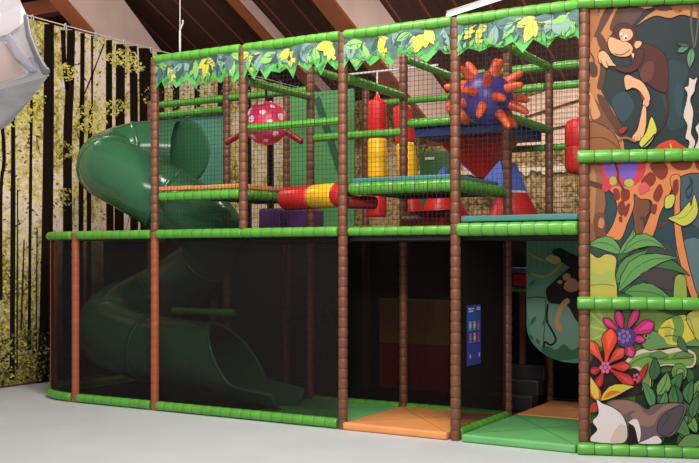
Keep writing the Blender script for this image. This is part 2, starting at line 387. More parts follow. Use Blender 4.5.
def rail(pts, R=.05, name='rail', seg=.13):
    b = MB(); b.foam(pts, R, seg); b.build(name, [GREEN, TIE], fr)
OFF = -.015
for i in range(4): rail([(1.2*i+.03, OFF, TOP-.03), (1.2*i+1.17, OFF, TOP-.03)])
for z in (LV, .055):
    rail([(.05, OFF, z), (1.2 if z > 1 else 1.2, OFF, z)]); rail([(1.2, OFF, z), (2.35, OFF, z)])
    rail([(-1.15, OFF, z), (-.05, OFF, z)])
    rail(catmull([(-1.25, OFF, z), (-1.5, .02, z), (-1.78, .15, z), (-1.96, .42, z), (-2.03, .8, z), (-2.05, 1.3, z)], 6))
rail([(-2.05, 1.3, LV), (-2.05, 2.5, LV)]); rail([(-2.05, 1.3, .055), (-2.05, 2.5, .055)])
rail([(3.63, OFF, LV), (4.75, OFF, LV)], .062)
rail([(2.45, OFF+.05, LV), (3.55, OFF+.05, LV)], .045)
rail([(1.25, .03, 3.02), (2.35, .03, 3.02)], .042); rail([(1.25, G, 3.04), (2.42, G, 3.04)], .045)
rail([(-1.15, G, 3.6), (-.05, G, 3.6)], .045); rail([(.05, G, 3.6), (1.15, G, 3.6)], .045); rail([(-1.15, G-.02, 3.46), (-.05, G-.02, 3.46)], .045)
rail([(1.2, .06, 3.51), (1.2, G-.05, 3.52)], .045); rail([(2.4, .06, 3.44), (2.4, G-.05, 3.43)], .045); rail([(3.6, .06, 3.82), (3.6, G-.05, 3.82)], .042)
rail([(2.4, G+.05, 3.84), (2.4, 2*G-.05, 3.84)], .045); rail([(3.6, G+.05, 3.84), (3.6, 2*G-.05, 3.84)], .045); rail([(4.8, .06, 3.84), (4.8, 2*G-.05, 3.84)], .045)
for x in (2.4, 3.6): rail([(x+.05, 2*G, 3.85), (x+1.15, 2*G, 3.85)], .045); rail([(x+.05, 2*G, 3.62), (x+1.15, 2*G, 3.62)], .045)
rail([(1.25, 2*G, 3.6), (2.35, 2*G, 3.6)], .04); rail([(3.65, 2*G, 2.93), (4.75, 2*G, 2.93)], .042); rail([(2.45, 2*G, 2.93), (3.55, 2*G, 2.93)], .042)
for x in (1.2, 2.4): rail([(x+.05, G, .05), (x+1.15, G, .05)], .05); rail([(x+.05, G, LV), (x+1.15, G, LV)], .05)
rail([(3.6, .06, .055), (3.6, G-.05, .055)], .055); rail([(3.6, .06, LV), (3.6, G-.05, LV)], .05); rail([(3.65, G, LV), (4.75, G, LV)], .05); rail([(2.4, .06, LV), (2.4, G-.05, LV)], .05)
rail([(-.7, 1.12, 1.02), (.25, 1.12, 1.02)], .045)
rail([(1.2, G+.05, 3.84), (1.2, 2*G-.05, 3.84)], .045)
b = MB(); b.tube([(1.17, 2.1, 3.9), (2.43, 2.1, 3.9)], .014, 8); b.build('hanging_bar', STEEL, fr)
# upper level dark floor panels
for x0, x1, y0, y1 in ((.3, 1.17, .06, G-.03), (1.23, 2.37, .06, G-.03), (2.43, 3.57, .08, G-.03), (3.63, 4.77, .08, G-.03), (.03, 1.17, G+.03, 2*G), (1.23, 2.37, G+.03, 2*G), (2.43, 3.57, G+.03, 2*G), (3.63, 4.77, G+.03, 2*G)):
    b = MB(); b.box((x0, y0, 1.84), (x1, y1, 1.9)); b.build('floor_panel', DARK, fr)

# platforms
def deck(name, label, x0, x1, y0, y1, z, top, edges, R=.055, under=None, slab=.05):
    t = thing(name, label, 'platform', ((x0+x1)/2, (y0+y1)/2, z), 'padded platforms of the climbing frame')
    b = MB(); b.box((x0, y0, z), (x1, y1, z+slab), bev=.012); b.build('pad', top, t)
    b = MB(); b.box((x0+.03, y0+.05, z-.1), (x1-.03, y1-.03, z-.005)); b.build('base', under or DARK, t)
    for a, c in edges:
        b = MB(); b.foam([a, c], R, .12); b.build('edge_roll', [GREEN, TIE], t)
deck('platform_deck', 'orange topped platform with green edge above the slide', .5, 1.14, .05, 1.2, 2.40, ORANGE, [((.06, .03, 2.34), (1.14, .03, 2.34)), ((1.14, .1, 2.34), (1.14, 1.15, 2.34))])
b = MB(); b.box((.05, .0, 2.40), (.5, .09, 2.45), bev=.012); b.build('front_strip', ORANGE, [o for o in COL.objects if o.name == 'platform_deck'][0])
deck('platform_deck', 'teal topped platform with green edge left of the spiky ball, middle bay', 2.46, 3.54, .06, 1.2, 2.40, TEAL, [((2.45, .06, 2.345), (3.55, .06, 2.345)), ((3.55, .1, 2.345), (3.55, 1.3, 2.345))], .062)
deck('platform_deck', 'low teal topped platform in the right bay above the entrance', 3.65, 4.74, .0, 1.2, 2.0, TEAL, [], slab=.055)
deck('platform_deck', 'high navy platform with green edge behind the spiky ball', 2.45, 3.56, 1.34, 2.54, 3.09, NAVY, [((2.45, 1.32, 3.13), (3.56, 1.32, 3.13)), ((3.58, 1.36, 3.13), (3.58, 2.56, 3.13))], .05, NAVY)

# nets
def net(p0, ex, w, h, label, sp=.046, th=.0029):
    ex = Vector(ex).normalized(); p0 = Vector(p0); b = MB(); nx = round(w/sp); nz = round(h/sp)
    for i in range(nx+1): a = p0+ex*(w*i/nx); b.bar(a, a+Vector((0, 0, h)), th, th)
    for j in range(nz+1): a = p0+Vector((0, 0, h*j/nz)); b.bar(a, a+ex*w, th, th)
    tag(b.build('safety_net', NET), label, 'net', 'square mesh safety nets')
net((.05, -.01, 1.99), (1, 0, 0), 1.1, 1.8, 'black square mesh net in front of the orange platform, leftmost upper bay')
net((1.25, -.01, 1.99), (1, 0, 0), 1.1, 1.8, 'black square mesh net in front of the red and yellow roller')
net((2.45, -.01, 1.99), (1, 0, 0), 1.1, 1.8, 'black square mesh net in front of the punch bags and middle teal platform')
net((3.65, -.03, 2.06), (1, 0, 0), 1.1, 1.73, 'black square mesh net above the entrance beside the jungle panels')
net((2.45, 2*G+.03, 1.95), (1, 0, 0), 1.1, 1.65, 'black square mesh net at the back behind the navy platform', .06)
net((3.65, 2*G+.03, 1.95), (1, 0, 0), 1.1, 1.65, 'black square mesh net at the back of the right bay', .06)

def screen(pts, z0, z1, label, m=None):
    b = MB(); n = len(pts)
    for i in range(n-1):
        a, c = Vector(pts[i]), Vector(pts[i+1]); d = (c-a).normalized(); q = Vector((-d.y, d.x, 0))*.003
        vs = [p+s*q+Vector((0, 0, z)) for z in (z0, z1) for s in (-1, 1) for p in (a, c)]
        b.add(vs, [(0, 1, 5, 4), (2, 6, 7, 3), (0, 4, 6, 2), (1, 3, 7, 5), (4, 5, 7, 6), (0, 2, 3, 1)])
    tag(b.build('mesh_screen', m or SCREEN), label, 'screen', 'fine black mesh screens on the lower level')
screen([(.05, .01, 0), (2.35, .01, 0)], .1, 1.88, 'wide fine black mesh screen in front of the slide exit')
screen([(-1.15, .01, 0), (-.05, .01, 0)], .1, 1.88, 'fine black mesh screen between the two lit brown posts at left')
screen([p for p in catmull([(-1.25, .01, 0), (-1.5, .04, 0), (-1.78, .17, 0), (-1.95, .42, 0), (-2.02, .8, 0), (-2.04, 1.3, 0)], 5)], .1, 1.88, 'curved black mesh screen round the far left corner')
screen([(-2.05, 1.32, 0), (-2.05, 3.1, 0)], .1, 1.88, 'black mesh screen along the far left end behind the curved screen')
screen([(1.25, G+.01, 0), (2.35, G+.01, 0)], .1, 1.88, 'black mesh screen behind the green mat left of the orange entrance mat', DENSE)
screen([(2.45, G+.01, 0), (3.55, G+.01, 0)], .1, 1.88, 'black mesh screen directly behind the orange entrance mat', DENSE)
screen([(3.6, .05, 0), (3.6, G-.05, 0)], .1, 1.88, 'black mesh screen carrying the blue rules poster')
b = MB(); b.box((-2.1, 3.1, 0), (5.2, 3.13, 1.95)); b.box((-2.13, 1.4, 0), (-2.1, 3.13, 1.95)); tag(b.build('light_block', mat('light_block_black', (16, 13, 14), .9)), 'added black sheet keeping light out at the back of the lower level', 'light blocker')  # unseen black sheet added to block light behind the lower level

b = MB(); b.box((-1.98, .55, 0), (4.74, 3.08, .0015)); b.box((-1.15, .08, 0), (1.2, .55, .0015)); tag(b.build('shade_sheet', mat('shade_sheet', (22, 18, 18), .85)), 'added dark sheet for the shade on the floor inside the lower level', 'shade sheet')  # dark sheet added over the floor as painted shade inside the frame
# ------------------------------------------------------------------ tube slide
sl = thing('tube_slide', 'green spiral tube slide curling down at the left of the frame', 'slide', (-.7, .9, 0))
path = catmull([(-.72, 1.24, 2.98), (-.92, 1.14, 2.99), (-1.15, 1.0, 2.97), (-1.3, .78, 2.88), (-1.15, .5, 2.76), (-.78, .46, 2.6), (-.3, .5, 2.36), (-.02, .95, 2.04), (-.3, 1.42, 1.7), (-.85, 1.54, 1.38), (-1.28, 1.36, 1.13), (-1.45, .95, .95), (-1.2, .53, .78), (-.75, .46, .66), (-.2, .46, .6), (.42, .46, .56)], 8)
N = len(path); seams = [0, 16, 32, 48, 64, 80, 96, 108, N-1]
RS = .385
SEC = []
for a, c in zip(seams[:-1], seams[1:]):
    b = MB(); b.tube(path[a:c+1], RS, 32, 0, cap=False); SEC.append(b.build('tube_section', SLIDE, sl))
for k, a in enumerate(seams[1:-1]):
    b = MB(); d = (path[a+1]-path[a-1]).normalized(); b.tube([path[a]-d*.03, path[a]-d*.028, path[a]+d*.028, path[a]+d*.03], [RS, RS+.012, RS+.012, RS], 32, 0, cap=False); b.build('seam_ring', SLIDE, SEC[k])
# exit chute: the tube wall is cut back obliquely and runs out as an open half pipe
b = MB(); n = 28; K = 22; vs = []
def chute(layer):
    out = []
    for i in range(K+1):
        s = i/K; x = .42+s*1.02; z = .56-.2*s-.02*math.sin(s*3.1); half = math.pi*(1-.62*min(1, s/.5)**.8) if s > 0 else math.pi
        r = RS-.06*s-(0 if layer else .02)
        for k in range(n+1):
            a = -math.pi/2-half+2*half*k/n; out.append((x, .46+r*math.cos(a), z+r*math.sin(a)))
    return out
vo = chute(1); vi = chute(0); w = n+1
b.add(vo, [(i*w+k, i*w+k+1, (i+1)*w+k+1, (i+1)*w+k) for i in range(K) for k in range(n)], 0, True)
b.add(vi, [(i*w+k, (i+1)*w+k, (i+1)*w+k+1, i*w+k+1) for i in range(K) for k in range(n)], 0, True)
rim = [Vector(vo[i*w]) for i in range(K+1)]+[Vector(v) for v in vo[K*w:(K+1)*w]]+[Vector(vo[i*w+n]) for i in range(K, -1, -1)]
b.tube(rim, .022, 8); b.build('exit_chute', SLIDE, sl)
b = MB(); b.box((-.1, .25, 0), (1.3, .67, .06)); b.build('foot', GREYV, sl)
# panel the slide starts from, with round collar
t = thing('slide_panel', 'teal green padded panel where the tube slide starts', 'panel', (-.6, G+.05, 2.4))
b = MB(); b.box((-1.13, G+.0, 2.42), (-.06, G+.06, 3.42), bev=.015); b.build('padding', TGMAT, t)
b = MB(); b.tube([(-.66, G-.005, 2.98), (-.66, G-.03, 2.98)], [RS+.02, RS+.01], 32); b.build('collar', SLIDE, t)

# green back mats
t = thing('back_mat', 'tall bright green padded mat behind the pink dotted ball', 'mat', (.7, 2.44, 1.95))
b = MB(); b.box((.2, 2.36, 1.95), (1.15, 2.41, 3.78), bev=.015); b.build('padding', GMAT, t)
b = MB(); b.bar((.62, 2.345, 3.7), (1.1, 2.345, 2.4), .012, .09); b.build('shadow_strip', mat('dark_green_shadow', (30, 84, 44), .6), t)  # dark diagonal bar standing in for a shadow across the mat

t = thing('back_mat', 'dark green padded mat with a white strip behind the tilted punch bag', 'mat', (2.9, 2.6, 1.95))
p = hit_y(420, 152, 2.62); q = hit_y(452, 200, 2.62)
b = MB(); b.box((p.x, 2.6, 1.905), (q.x, 2.66, p.z), bev=.012); b.build('padding', mat('deep_green_mat', (62, 112, 62), .55, .1, 3), t)
p = hit_y(425, 157.5, 2.59); q = hit_y(434, 159.5, 2.59); b = MB(); b.box((p.x, 2.59, q.z), (q.x, 2.6, p.z)); b.build('strip', WHITE, t)

# ------------------------------------------------------------------ hanging obstacles
t = thing('dotted_ball', 'pink ball with white dots hanging on a black rope, upper left', 'ball', (1.2, .42, 3.07))
c = Vector((1.2, .41, 3.115)); R = .235
b = MB(); b.ball(c, R, 32, 20)
for k in range(34):
    z = 1-2*(k+.5)/34; a = k*2.39996; q = Vector((math.sqrt(1-z*z)*math.cos(a), math.sqrt(1-z*z)*math.sin(a), z))
    e1 = q.orthogonal().normalized(); e2 = q.cross(e1); rr = random.choice((.028, .034, .04))
    vs = [c+q*(R+.004)]+[c+(q*R*.99+(e1*math.cos(i*.5236)+e2*math.sin(i*.5236))*rr) for i in range(12)]
    b.add(vs, [(0, i+1, (i+1) % 12+1) for i in range(12)], 1)
b.build('ball', [PINK, WHITE], t)
b = MB(); b.tube([c+Vector((0, 0, R-.01)), c+Vector((0, 0, .37))], .012, 6); b.build('rope', BLACK, t)
for x2, y2 in ((226, 143), (302, 142)):
    a0 = hit_y(262 if x2 < 260 else 272, 122, .75); a1 = hit_y(x2, y2, .75); b = MB(); b.foam([a0, a1], .034, .16); b.build('arm', [DRED, BARKTIE], t)

t = thing('spiky_ball', 'purple spiky ball with orange cones hanging at the middle right', 'ball', (3.6, .65, 3.22))
c = Vector((3.63, .66, 3.225)); R = .255
b = MB(); b.ball(c, R); b.build('ball', VIOLET, t)
for k in range(28):
    z = 1-2*(k+.5)/28; a = k*2.39996+.9; q = Vector((math.sqrt(1-z*z)*math.cos(a), math.sqrt(1-z*z)*math.sin(a), z))
    if z < -.74: continue
    b = MB(); dr = Vector((0, 0, -.12)); P = [c+q*(R*.88), c+q*R, c+(q*(R+.09))+dr*.08, c+q*(R+.155)+dr*.2, c+q*(R+.18)+dr*.24]
    b.tube(P, [.054, .047, .04, .032, .016], 12); b.build('spike', CORAL, t)
b = MB(); b.tube([c+Vector((0, 0, R-.01)), c+Vector((0, 0, .6))], .02, 8); b.build('rope', BLACK, t)

def punch_bag(top, bot, r, cols, label, ceil_z):
    t = thing('punch_bag', label, 'punch bag', top, 'hanging foam punch bags')
    top, bot = Vector(top), Vector(bot); d = bot-top; n = sum(c[1] for c in cols); s = 0
    for m, f in cols:
        a = top+d*(s/n); s += f; e = top+d*(s/n); u = d.normalized()*.012
        b = MB(); b.tube([a, a+u, a+u*3, e-u*3, e-u, e], [r*.86, r*.96, r, r, r*.96, r*.86], 20); b.build('section', m, t)
    b = MB(); b.tube([top+Vector((0, 0, .09)), top+Vector((0, 0, .05)), top], [.018, .03, r*.5], 12); b.build('cap', RED, t)
    b = MB(); b.tube([top+Vector((0, 0, .08)), Vector((top.x, top.y, ceil_z))], .008, 6); b.build('cord', WHITE, t)
punch_bag((1.63, 2.1, 3.55), (1.63, 2.1, 2.16), .115, [(RED, 38), (YEL, 40), (RED, 38)], 'upright red and yellow foam punch bag, left of the pair', 3.9)
punch_bag((1.96, 2.1, 3.45), (2.15, 2.0, 2.12), .115, [(RED, 36), (YEL, 42), (RED, 30)], 'tilted red and yellow foam punch bag right of the upright one', 3.9)

def roller(label, pts, r, cols):
    t = thing('foam_roller', label, 'roller', pts[0]); a, e = Vector(pts[0]), Vector(pts[1]); d = (e-a); k = sum(c[1] for c in cols); s = 0; q = d.normalized()
    for m, f in cols:
        p0 = a+d*(s/k); s += f; p1 = a+d*(s/k); b = MB()
        b.tube([p0, p0+q*.004, p0+q*.03, p1-q*.03, p1-q*.004, p1], [r*.86, r*.93, r, r, r*.93, r*.86], 24); b.build('sleeve', m, t)
    if len(cols) > 1: b = MB(); b.tube([a-q*.06, e+q*.06], .025, 10); b.build('axle', BLACK, t)
roller('red and yellow foam roller lying across the bay right of the orange platform', ((1.42, .46, 2.3), (2.36, .14, 2.3)), .125, [(RED, 46), (YEL, 38), (RED, 14)])
roller('dark red foam roller just right of the red and yellow one', (hit_y(347, 202, .12), hit_y(376, 203, .35)), .065, [(DRED, 1)])
roller('dark red foam roller under the middle teal platform', ((2.62, .95, 2.04), (3.2, .75, 2.04)), .115, [(DRED, 1)])
# red pads beside the right post
t = thing('red_sausage', 'red upright padded bumper half hidden by the right post', 'bumper', (4.3, G, 2.5))
for z, f in ((2.5, 0), (2.775, 1)):
    q = [.07, .115, .135, .14, .138, .128] if not f else [.128, .138, .14, .135, .115, .07]
    b = MB(); b.tube([(4.35, G, z+o) for o in ((0, .02, .06, .14, .24, .27) if not f else (0, .03, .13, .21, .25, .27))], q, 20); b.build('pad', RED, t)
b = MB(); b.tube([(4.35, G, 2.5), (4.35, G, 3.06)], .02, 8); b.build('pole', BLACK, t)
b = MB(); b.bar((4.35, G, 2.92), (4.33, 2*G, 2.94), .03, .03); b.build('bracket', BLACK, t)
# funnel and cones below the navy platform
FUN = t = thing('fabric_funnel', 'red fabric funnel with a blue flap tapering down below the navy platform', 'funnel', (3.0, 1.9, 2.5))
c0 = Vector((2.98, 1.86, 0)); b = MB(); n = 4
def ring(c, r, z, rot=.3, n=4): return [Vector((c.x+r*math.cos(rot+2*math.pi*k/n), c.y+r*math.sin(rot+2*math.pi*k/n), z)) for k in range(n)]
A = [hit_y(438, 135, 1.95), hit_y(466, 135, 1.68), hit_y(504, 135, 1.68), hit_y(520, 135, 2.3)]; B = [hit_y(x, 174, y) for x, y in ((477, 1.95), (480, 1.85), (485, 1.85), (488, 1.95))]
for v in A: v.z = 2.99
for v in B: v.z = 2.56
for k in range(4):
    b = MB(); m = (k+1) % 4; q = (A[k]+A[m])/2; inn = Vector((c0.x, c0.y, 2.8)); o4 = [A[k], A[m], B[m], B[k]]
    i4 = [v+(inn-v)*.05 for v in o4]; b.add(o4+i4, [(0, 1, 2, 3), (7, 6, 5, 4), (0, 4, 5, 1), (1, 5, 6, 2), (2, 6, 7, 3), (3, 7, 4, 0)]); b.build('side', RED, t)
def soft_cone(px, v, top_py, r, label, split=.6):
    p = hit_y(px, top_py, v); h = p.z-1.905; t = thing('soft_cone', label, 'cone', (p.x, p.y, 1.905), 'soft climbing cones')
    b = MB(); b.lathe([(0, 0), (r, 0), (r, .03), (r*(1-split)+r*.02, h*split)], 20, (p.x, p.y, 1.905)); b.build('base', RED, t)
    b = MB(); b.lathe([(r*(1-split)+r*.02, h*split), (r*.14, h*.95), (.0, h)], 20, (p.x, p.y, 1.905)); b.build('tip', BLUE, t)
    b = MB(); b.lathe([(r*(1-split)+r*.02+.004, h*split-.012), (r*(1-split)+r*.02+.008, h*split), (r*(1-split)+.006, h*split+.012)], 20, (p.x, p.y, 1.905)); b.build('trim_band', WHITE, t)
soft_cone(513, 2.1, 163, .38, 'red soft cone with blue tip right of the post behind the spiky ball')
soft_cone(444, 2.32, 167, .42, 'wide red soft cone with blue tip behind the middle teal platform')
a = [hit_y(x, y, 1.5) for x, y in ((478, 186), (500, 160), (507, 192), (480, 194))]; b = MB(); P = [(v.x, v.z) for v in a]
b.prism(P, lambda x, z, l: Vector((x, 1.5-l, z)), -.06, 0); b.build('flap', BLUE, FUN)
for i in (0, 2):
    b = MB(); b.ball((P[i][0], 1.5, P[i][1]), .03, 10, 8, sq=(.6, .6, 1.2)); b.build('tab', WHITE, FUN)
for x, label in ((258, 'left purple soft block under the orange platform'), (287, 'right purple soft block behind the roller, under the dotted ball')):
    p = hit_y(x, 226, 1.5); q = hit_y(x+22, 208, 1.5); b = MB(); b.box((p.x, 1.5, 1.905), (q.x, 1.85, q.z), bev=.03); tag(b.build('soft_block', PURP), label, 'block', 'purple soft blocks')

# ------------------------------------------------------------------ lower level items
def mat_pad(x0, x1, y0, y1, m, label, seam=True):
    b = MB(); b.box((x0, y0, .002), (x1, y1, .075), bev=.02)
    for a, c in (((x0+.02, y0+.02, .0755), (x1-.02, y1-.02, .0755)), ((x1-.02, y0+.02, .0755), (x0+.02, y1-.02, .0755))): b.bar(a, c, .006, .004, 1)
    o = b.build('floor_mat', [m, mat('seam_'+m.name, (156, 105, 50) if m is ORANGE else (58, 120, 68), .6)], None, ((x0+x1)/2, (y0+y1)/2, 0)); tag(o, label, 'mat', 'padded floor mats at the entrances')
mat_pad(2.42, 3.53, -.05, 1.18, ORANGE, 'orange padded floor mat at the front of the middle entrance')
mat_pad(1.24, 2.39, .07, 1.18, GPAD, 'green padded floor mat left of the orange entrance mat')
mat_pad(3.68, 4.74, -.06, 1.28, GPAD, 'green padded floor mat at the right entrance below the hanging monkey panel')
mat_pad(3.68, 4.74, 1.31, 2.45, ORANGE, 'orange padded floor mat further inside the right entrance')
t = thing('padded_wall', 'red and yellow squared padded wall seen through the black mesh', 'padding', (2.1, 2.42, 0))
for i in range(3):
    for j in range(2):
        b = MB(); x = 1.5+i*.31; z = .08+j*.55; b.box((x, 2.38, z), (x+.3, 2.44, z+.54), bev=.012); b.build('pad', (YEL if j else RED), t)
t = thing('soft_steps', 'charcoal soft steps inside the right entrance', 'steps', (3.45, 2.2, 0))
for k in range(3):
    b = MB(); b.box((3.1, 1.95+.2*k, 0), (3.62, 2.44, .16+.15*k), bev=.015); b.build('step', GREYV, t)
t = thing('padded_barrier', 'small blue, red and green padded barrier deep inside the right entrance', 'barrier', (3.5, 2.1, 1.2))
p = hit_y(511, 270, 2.6); q = hit_y(533, 290, 2.6)
b = MB(); b.foam([(p.x, 2.6, p.z), (q.x, 2.6, p.z)], .03, .13); b.build('top_rail', BLUE and [BLUE, BARKTIE], t)
b = MB(); b.box((p.x+.03, 2.58, q.z+.05), (q.x, 2.64, p.z-.05), bev=.01); b.build('pad', RED, t)
b = MB(); b.foam([(p.x, 2.6, q.z), (q.x, 2.6, q.z)], .03, .13); b.build('bottom_rail', [GREEN, TIE], t)
b = MB(); b.box((p.x+.1, 2.61, 0), (p.x+.16, 2.67, p.z)); b.build('support', BARK, t)

# ------------------------------------------------------------------ flat prints
class Print:
    def __init__(s, f, to2): s.b = MB(); s.f = f; s.to2 = to2; s.mats = []; s.lay = .001
    def mi(s, c):
        m = mat('print_%02x%02x%02x' % c, tuple(int(x*.87) for x in c), .55, spec=.2)
        if m not in s.mats: s.mats.append(m)
        return s.mats.index(m)
    def up(s): s.lay += .00025
    def p(s, c, pts, smooth=True, edge=0, ec=(30, 24, 22)):
        if smooth: pts = [(q.x, q.y) for q in catmull([Vector((x, y, 0)) for x, y in pts], 4, True)]
        Q = [s.to2(*q) for q in pts]; s.up(); s.b.poly(Q, s.f, s.mi(c), s.lay)
        if edge: s.up(); s.b.line(Q, edge*.0085, s.f, s.mi(ec), s.lay, True)
    def e(s, c, x, y, rx, ry, rot=0, edge=0):
        k = math.radians(rot); s.p(c, [(x+rx*math.cos(a)*math.cos(k)-ry*math.sin(a)*math.sin(k), y+rx*math.cos(a)*math.sin(k)+ry*math.sin(a)*math.cos(k)) for a in [i*math.pi/8 for i in range(16)]], False, edge)
    def l(s, c, pts, w, taper=False):
        Q = [s.to2(q.x, q.y) for q in catmull([Vector((x, y, 0)) for x, y in pts], 4)]; s.up(); s.b.line(Q, w*.0085, s.f, s.mi(c), s.lay, False, taper)
    def petal(s, c, x0, y0, x1, y1, w, edge=.8, hi=None):
        dx, dy = x1-x0, y1-y0; L = math.hypot(dx, dy); nx, ny = -dy/L, dx/L
        for cc, k, a, e in ((c, 1, 0, edge), (hi, .5, .45, 0)):
            if not cc: continue
            f = lambda t, o: (x0+dx*(a+(1-a)*t*(1 if not a else .9))+nx*o, y0+dy*(a+(1-a)*t*(1 if not a else .9))+ny*o)
            T = (.08, .3, .5, .68, .82, .93); W = (.2, .35, .7, 1, .9, .5)
            s.p(cc, [f(0, 0)]+[f(t, w*q*k) for t, q in zip(T, W)]+[f(1, 0)]+[f(t, -w*q*k) for t, q in zip(T[::-1], W[::-1])], True, e)
    def leaf(s, c, x0, y0, x1, y1, w, bend=0, edge=.7, vein=None):
        dx, dy = x1-x0, y1-y0; L = math.hypot(dx, dy); nx, ny = -dy/L, dx/L
        f = lambda t, o: (x0+dx*t+nx*(o+bend*4*t*(1-t)), y0+dy*t+ny*(o+bend*4*t*(1-t)))
        top = [f(t, w*math.sin(math.pi*t**.8)) for t in (0, .15, .35, .55, .75, .9, 1)]; bot = [f(t, -w*math.sin(math.pi*t**.8)) for t in (.9, .75, .55, .35, .15)]
        s.p(c, top+bot, False, edge)
        if vein: s.l(vein, [f(t, 0) for t in (.05, .35, .65, .95)], .7)
PO = Vector((4.8, 0, 0)); PW = Vector((.945, .327, 0)).normalized(); PN = Vector((PW.y, -PW.x, 0))
def pf(t, z, l): return PO+PW*t+PN*l+Vector((0, 0, z))
def pto(px, py):
    v = hit(px, py, PO, PN)-PO; return (v.dot(PW), v.z)
PL = 1.22
def panel(z0, z1, base):
    pr = Print(pf, pto); pr.b.prism([(.05, z0), (PL, z0), (PL, z1), (.05, z1)], pf, -.025, 0, pr.mi(base)); return pr
def clipdone(pr, name, label, z0, z1, group='jungle print panels at right'):
    # keep the print inside its board
    for i, v in enumerate(pr.b.v):
        q = Vector(v)-PO; t = min(max(q.dot(PW), .05), PL); z = min(max(q.z, z0), z1); l = q.dot(PN); w = pf(t, z, l); pr.b.v[i] = tuple(w)
    return tag(pr.b.build(name, pr.mats), label, 'mural', group)
OR = (196, 128, 76); OD = (150, 92, 56); BD = (92, 58, 42); SK = (232, 170, 122); MK = (80, 40, 33); MD = (70, 36, 32)
# upper panel: monkey on a rock
z0, z1 = 2.57, 3.84
U = panel(z0, z1, (42, 52, 54))
U.p((48, 66, 70), [(655, 75), (672, 60), (688, 70), (680, 100), (690, 120), (670, 130), (664, 105)]); U.p((48, 72, 78), [(612, 100), (626, 92), (634, 108), (622, 122)])
U.p((50, 74, 80), [(676, 84), (684, 90), (682, 108), (690, 120), (676, 112)])
U.p(OR, [(586, 2), (648, 2), (640, 14), (630, 26), (616, 30), (606, 44), (604, 66), (600, 86), (606, 100), (614, 112), (620, 128), (622, 156), (586, 156)])
for q in ([(608, 4), (616, 4), (600, 34), (594, 34)], [(596, 30), (603, 36), (610, 50), (606, 56), (598, 44)], [(622, 4), (648, 2), (636, 14), (628, 26), (614, 32), (610, 26)], [(590, 62), (597, 66), (597, 76), (591, 76)], [(599, 50), (606, 56), (603, 86), (597, 88), (600, 70)], [(597, 96), (604, 97), (612, 110), (624, 130), (627, 138), (618, 136), (606, 122)]): U.p(BD, q)
U.p((96, 64, 62), [(624, 8), (646, 4), (640, 16), (630, 27), (620, 30), (622, 18)]); U.p((120, 76, 52), [(588, 96), (596, 100), (606, 116), (616, 132), (608, 128), (592, 122)]); U.l(BD, [(588, 50), (594, 60), (592, 74)], 1.6); U.l(BD, [(600, 8), (593, 24), (588, 36)], 2)
U.p((170, 104, 62), [(588, 8), (596, 10), (600, 20), (592, 40), (588, 44)]); U.p((214, 150, 92), [(590, 92), (598, 108), (600, 116), (592, 118)])
U.p(OD, [(587, 124), (600, 124), (614, 134), (620, 148), (618, 156), (586, 156)], edge=.7); U.l((60, 36, 28), [(590, 138), (604, 138), (616, 146), (620, 154)], .7)
U.p(OR, [(636, 26), (644, 18), (652, 12), (660, 8), (672, 10), (680, 2), (740, 0), (740, 24), (712, 22), (694, 18), (682, 15), (672, 18), (666, 18), (656, 16), (646, 20)], edge=.6)
U.p(BD, [(654, 2), (672, 0), (670, 10), (661, 11), (654, 8)]); U.p((150, 96, 62), [(672, 4), (700, 0), (700, 12), (686, 10), (676, 13)]); U.e((110, 70, 48), 680, 11, 1.6, 1.6)
U.p((226, 150, 120), [(637, 6), (646, 3), (656, 2), (652, 8), (644, 9)], edge=.5)
U.l((88, 84, 72), [(692, 0), (691, 24), (694, 48)], 2); U.l((96, 90, 78), [(697, 0), (698, 20), (695, 46)], 1.6)
U.leaf((84, 132, 90), 677, 52, 690, 46, 3.2); U.leaf((96, 150, 104), 692, 48, 689, 69, 4, vein=(60, 110, 70)); U.leaf((58, 96, 80), 690, 46, 676, 44, 1.8)
U.l(MD, [(666, 88), (668, 108), (664, 124), (655, 136), (646, 146)], 3, True)
U.p(MK, [(628, 50), (640, 44), (652, 46), (662, 52), (667, 62), (668, 80), (666, 92), (656, 90), (648, 84), (641, 80), (638, 70), (632, 62)], edge=.6)
U.p((104, 58, 46), [(646, 62), (654, 64), (652, 78), (644, 82), (640, 74)])
U.p(MK, [(612, 34), (616, 26), (625, 23), (634, 28), (637, 38), (640, 46), (634, 54), (624, 50), (614, 44)], edge=.6)
U.p(SK, [(608, 40), (611, 37), (619, 40), (629, 43), (633, 49), (629, 56), (620, 57), (612, 54), (608, 47)], edge=.6)
U.p(SK, [(619, 33), (622, 29), (627, 29), (631, 30), (633, 35), (630, 40), (623, 42), (620, 39)], edge=.4); U.e((246, 240, 232), 625.5, 37.5, 2, 2.4); U.e((30, 20, 20), 625.8, 38.4, 1, 1.3); U.e((246, 240, 232), 621, 35, 1.2, 1.9); U.e((30, 20, 20), 621, 36, .7, 1)
U.l((90, 40, 36), [(614, 54), (622, 55), (630, 50)], .8)
U.p(SK, [(634, 46), (635, 42), (639, 41), (642, 43), (640, 47), (636, 49)], edge=.5); U.p((240, 196, 160), [(631, 53), (634, 54), (633, 59)], False)
U.p(MK, [(644, 50), (642, 62), (636, 70), (626, 73), (615, 69), (615, 66), (624, 67), (630, 66), (634, 60), (638, 50)], edge=.5)
U.p(SK, [(598, 54), (603, 51), (608, 55), (613, 63), (617, 67), (614, 70), (608, 66), (606, 61), (608, 68), (604, 67), (600, 60), (602, 64), (599, 62)], edge=.5)
U.p((128, 66, 50), [(636, 84), (646, 88), (650, 98), (645, 104), (640, 94)])
U.p(SK, [(624, 78), (628, 75), (634, 78), (642, 82), (648, 91), (650, 100), (646, 101), (640, 92), (633, 88), (626, 90)], edge=.5)
U.p((238, 160, 130), [(644, 100), (649, 102), (647, 107), (643, 106)])
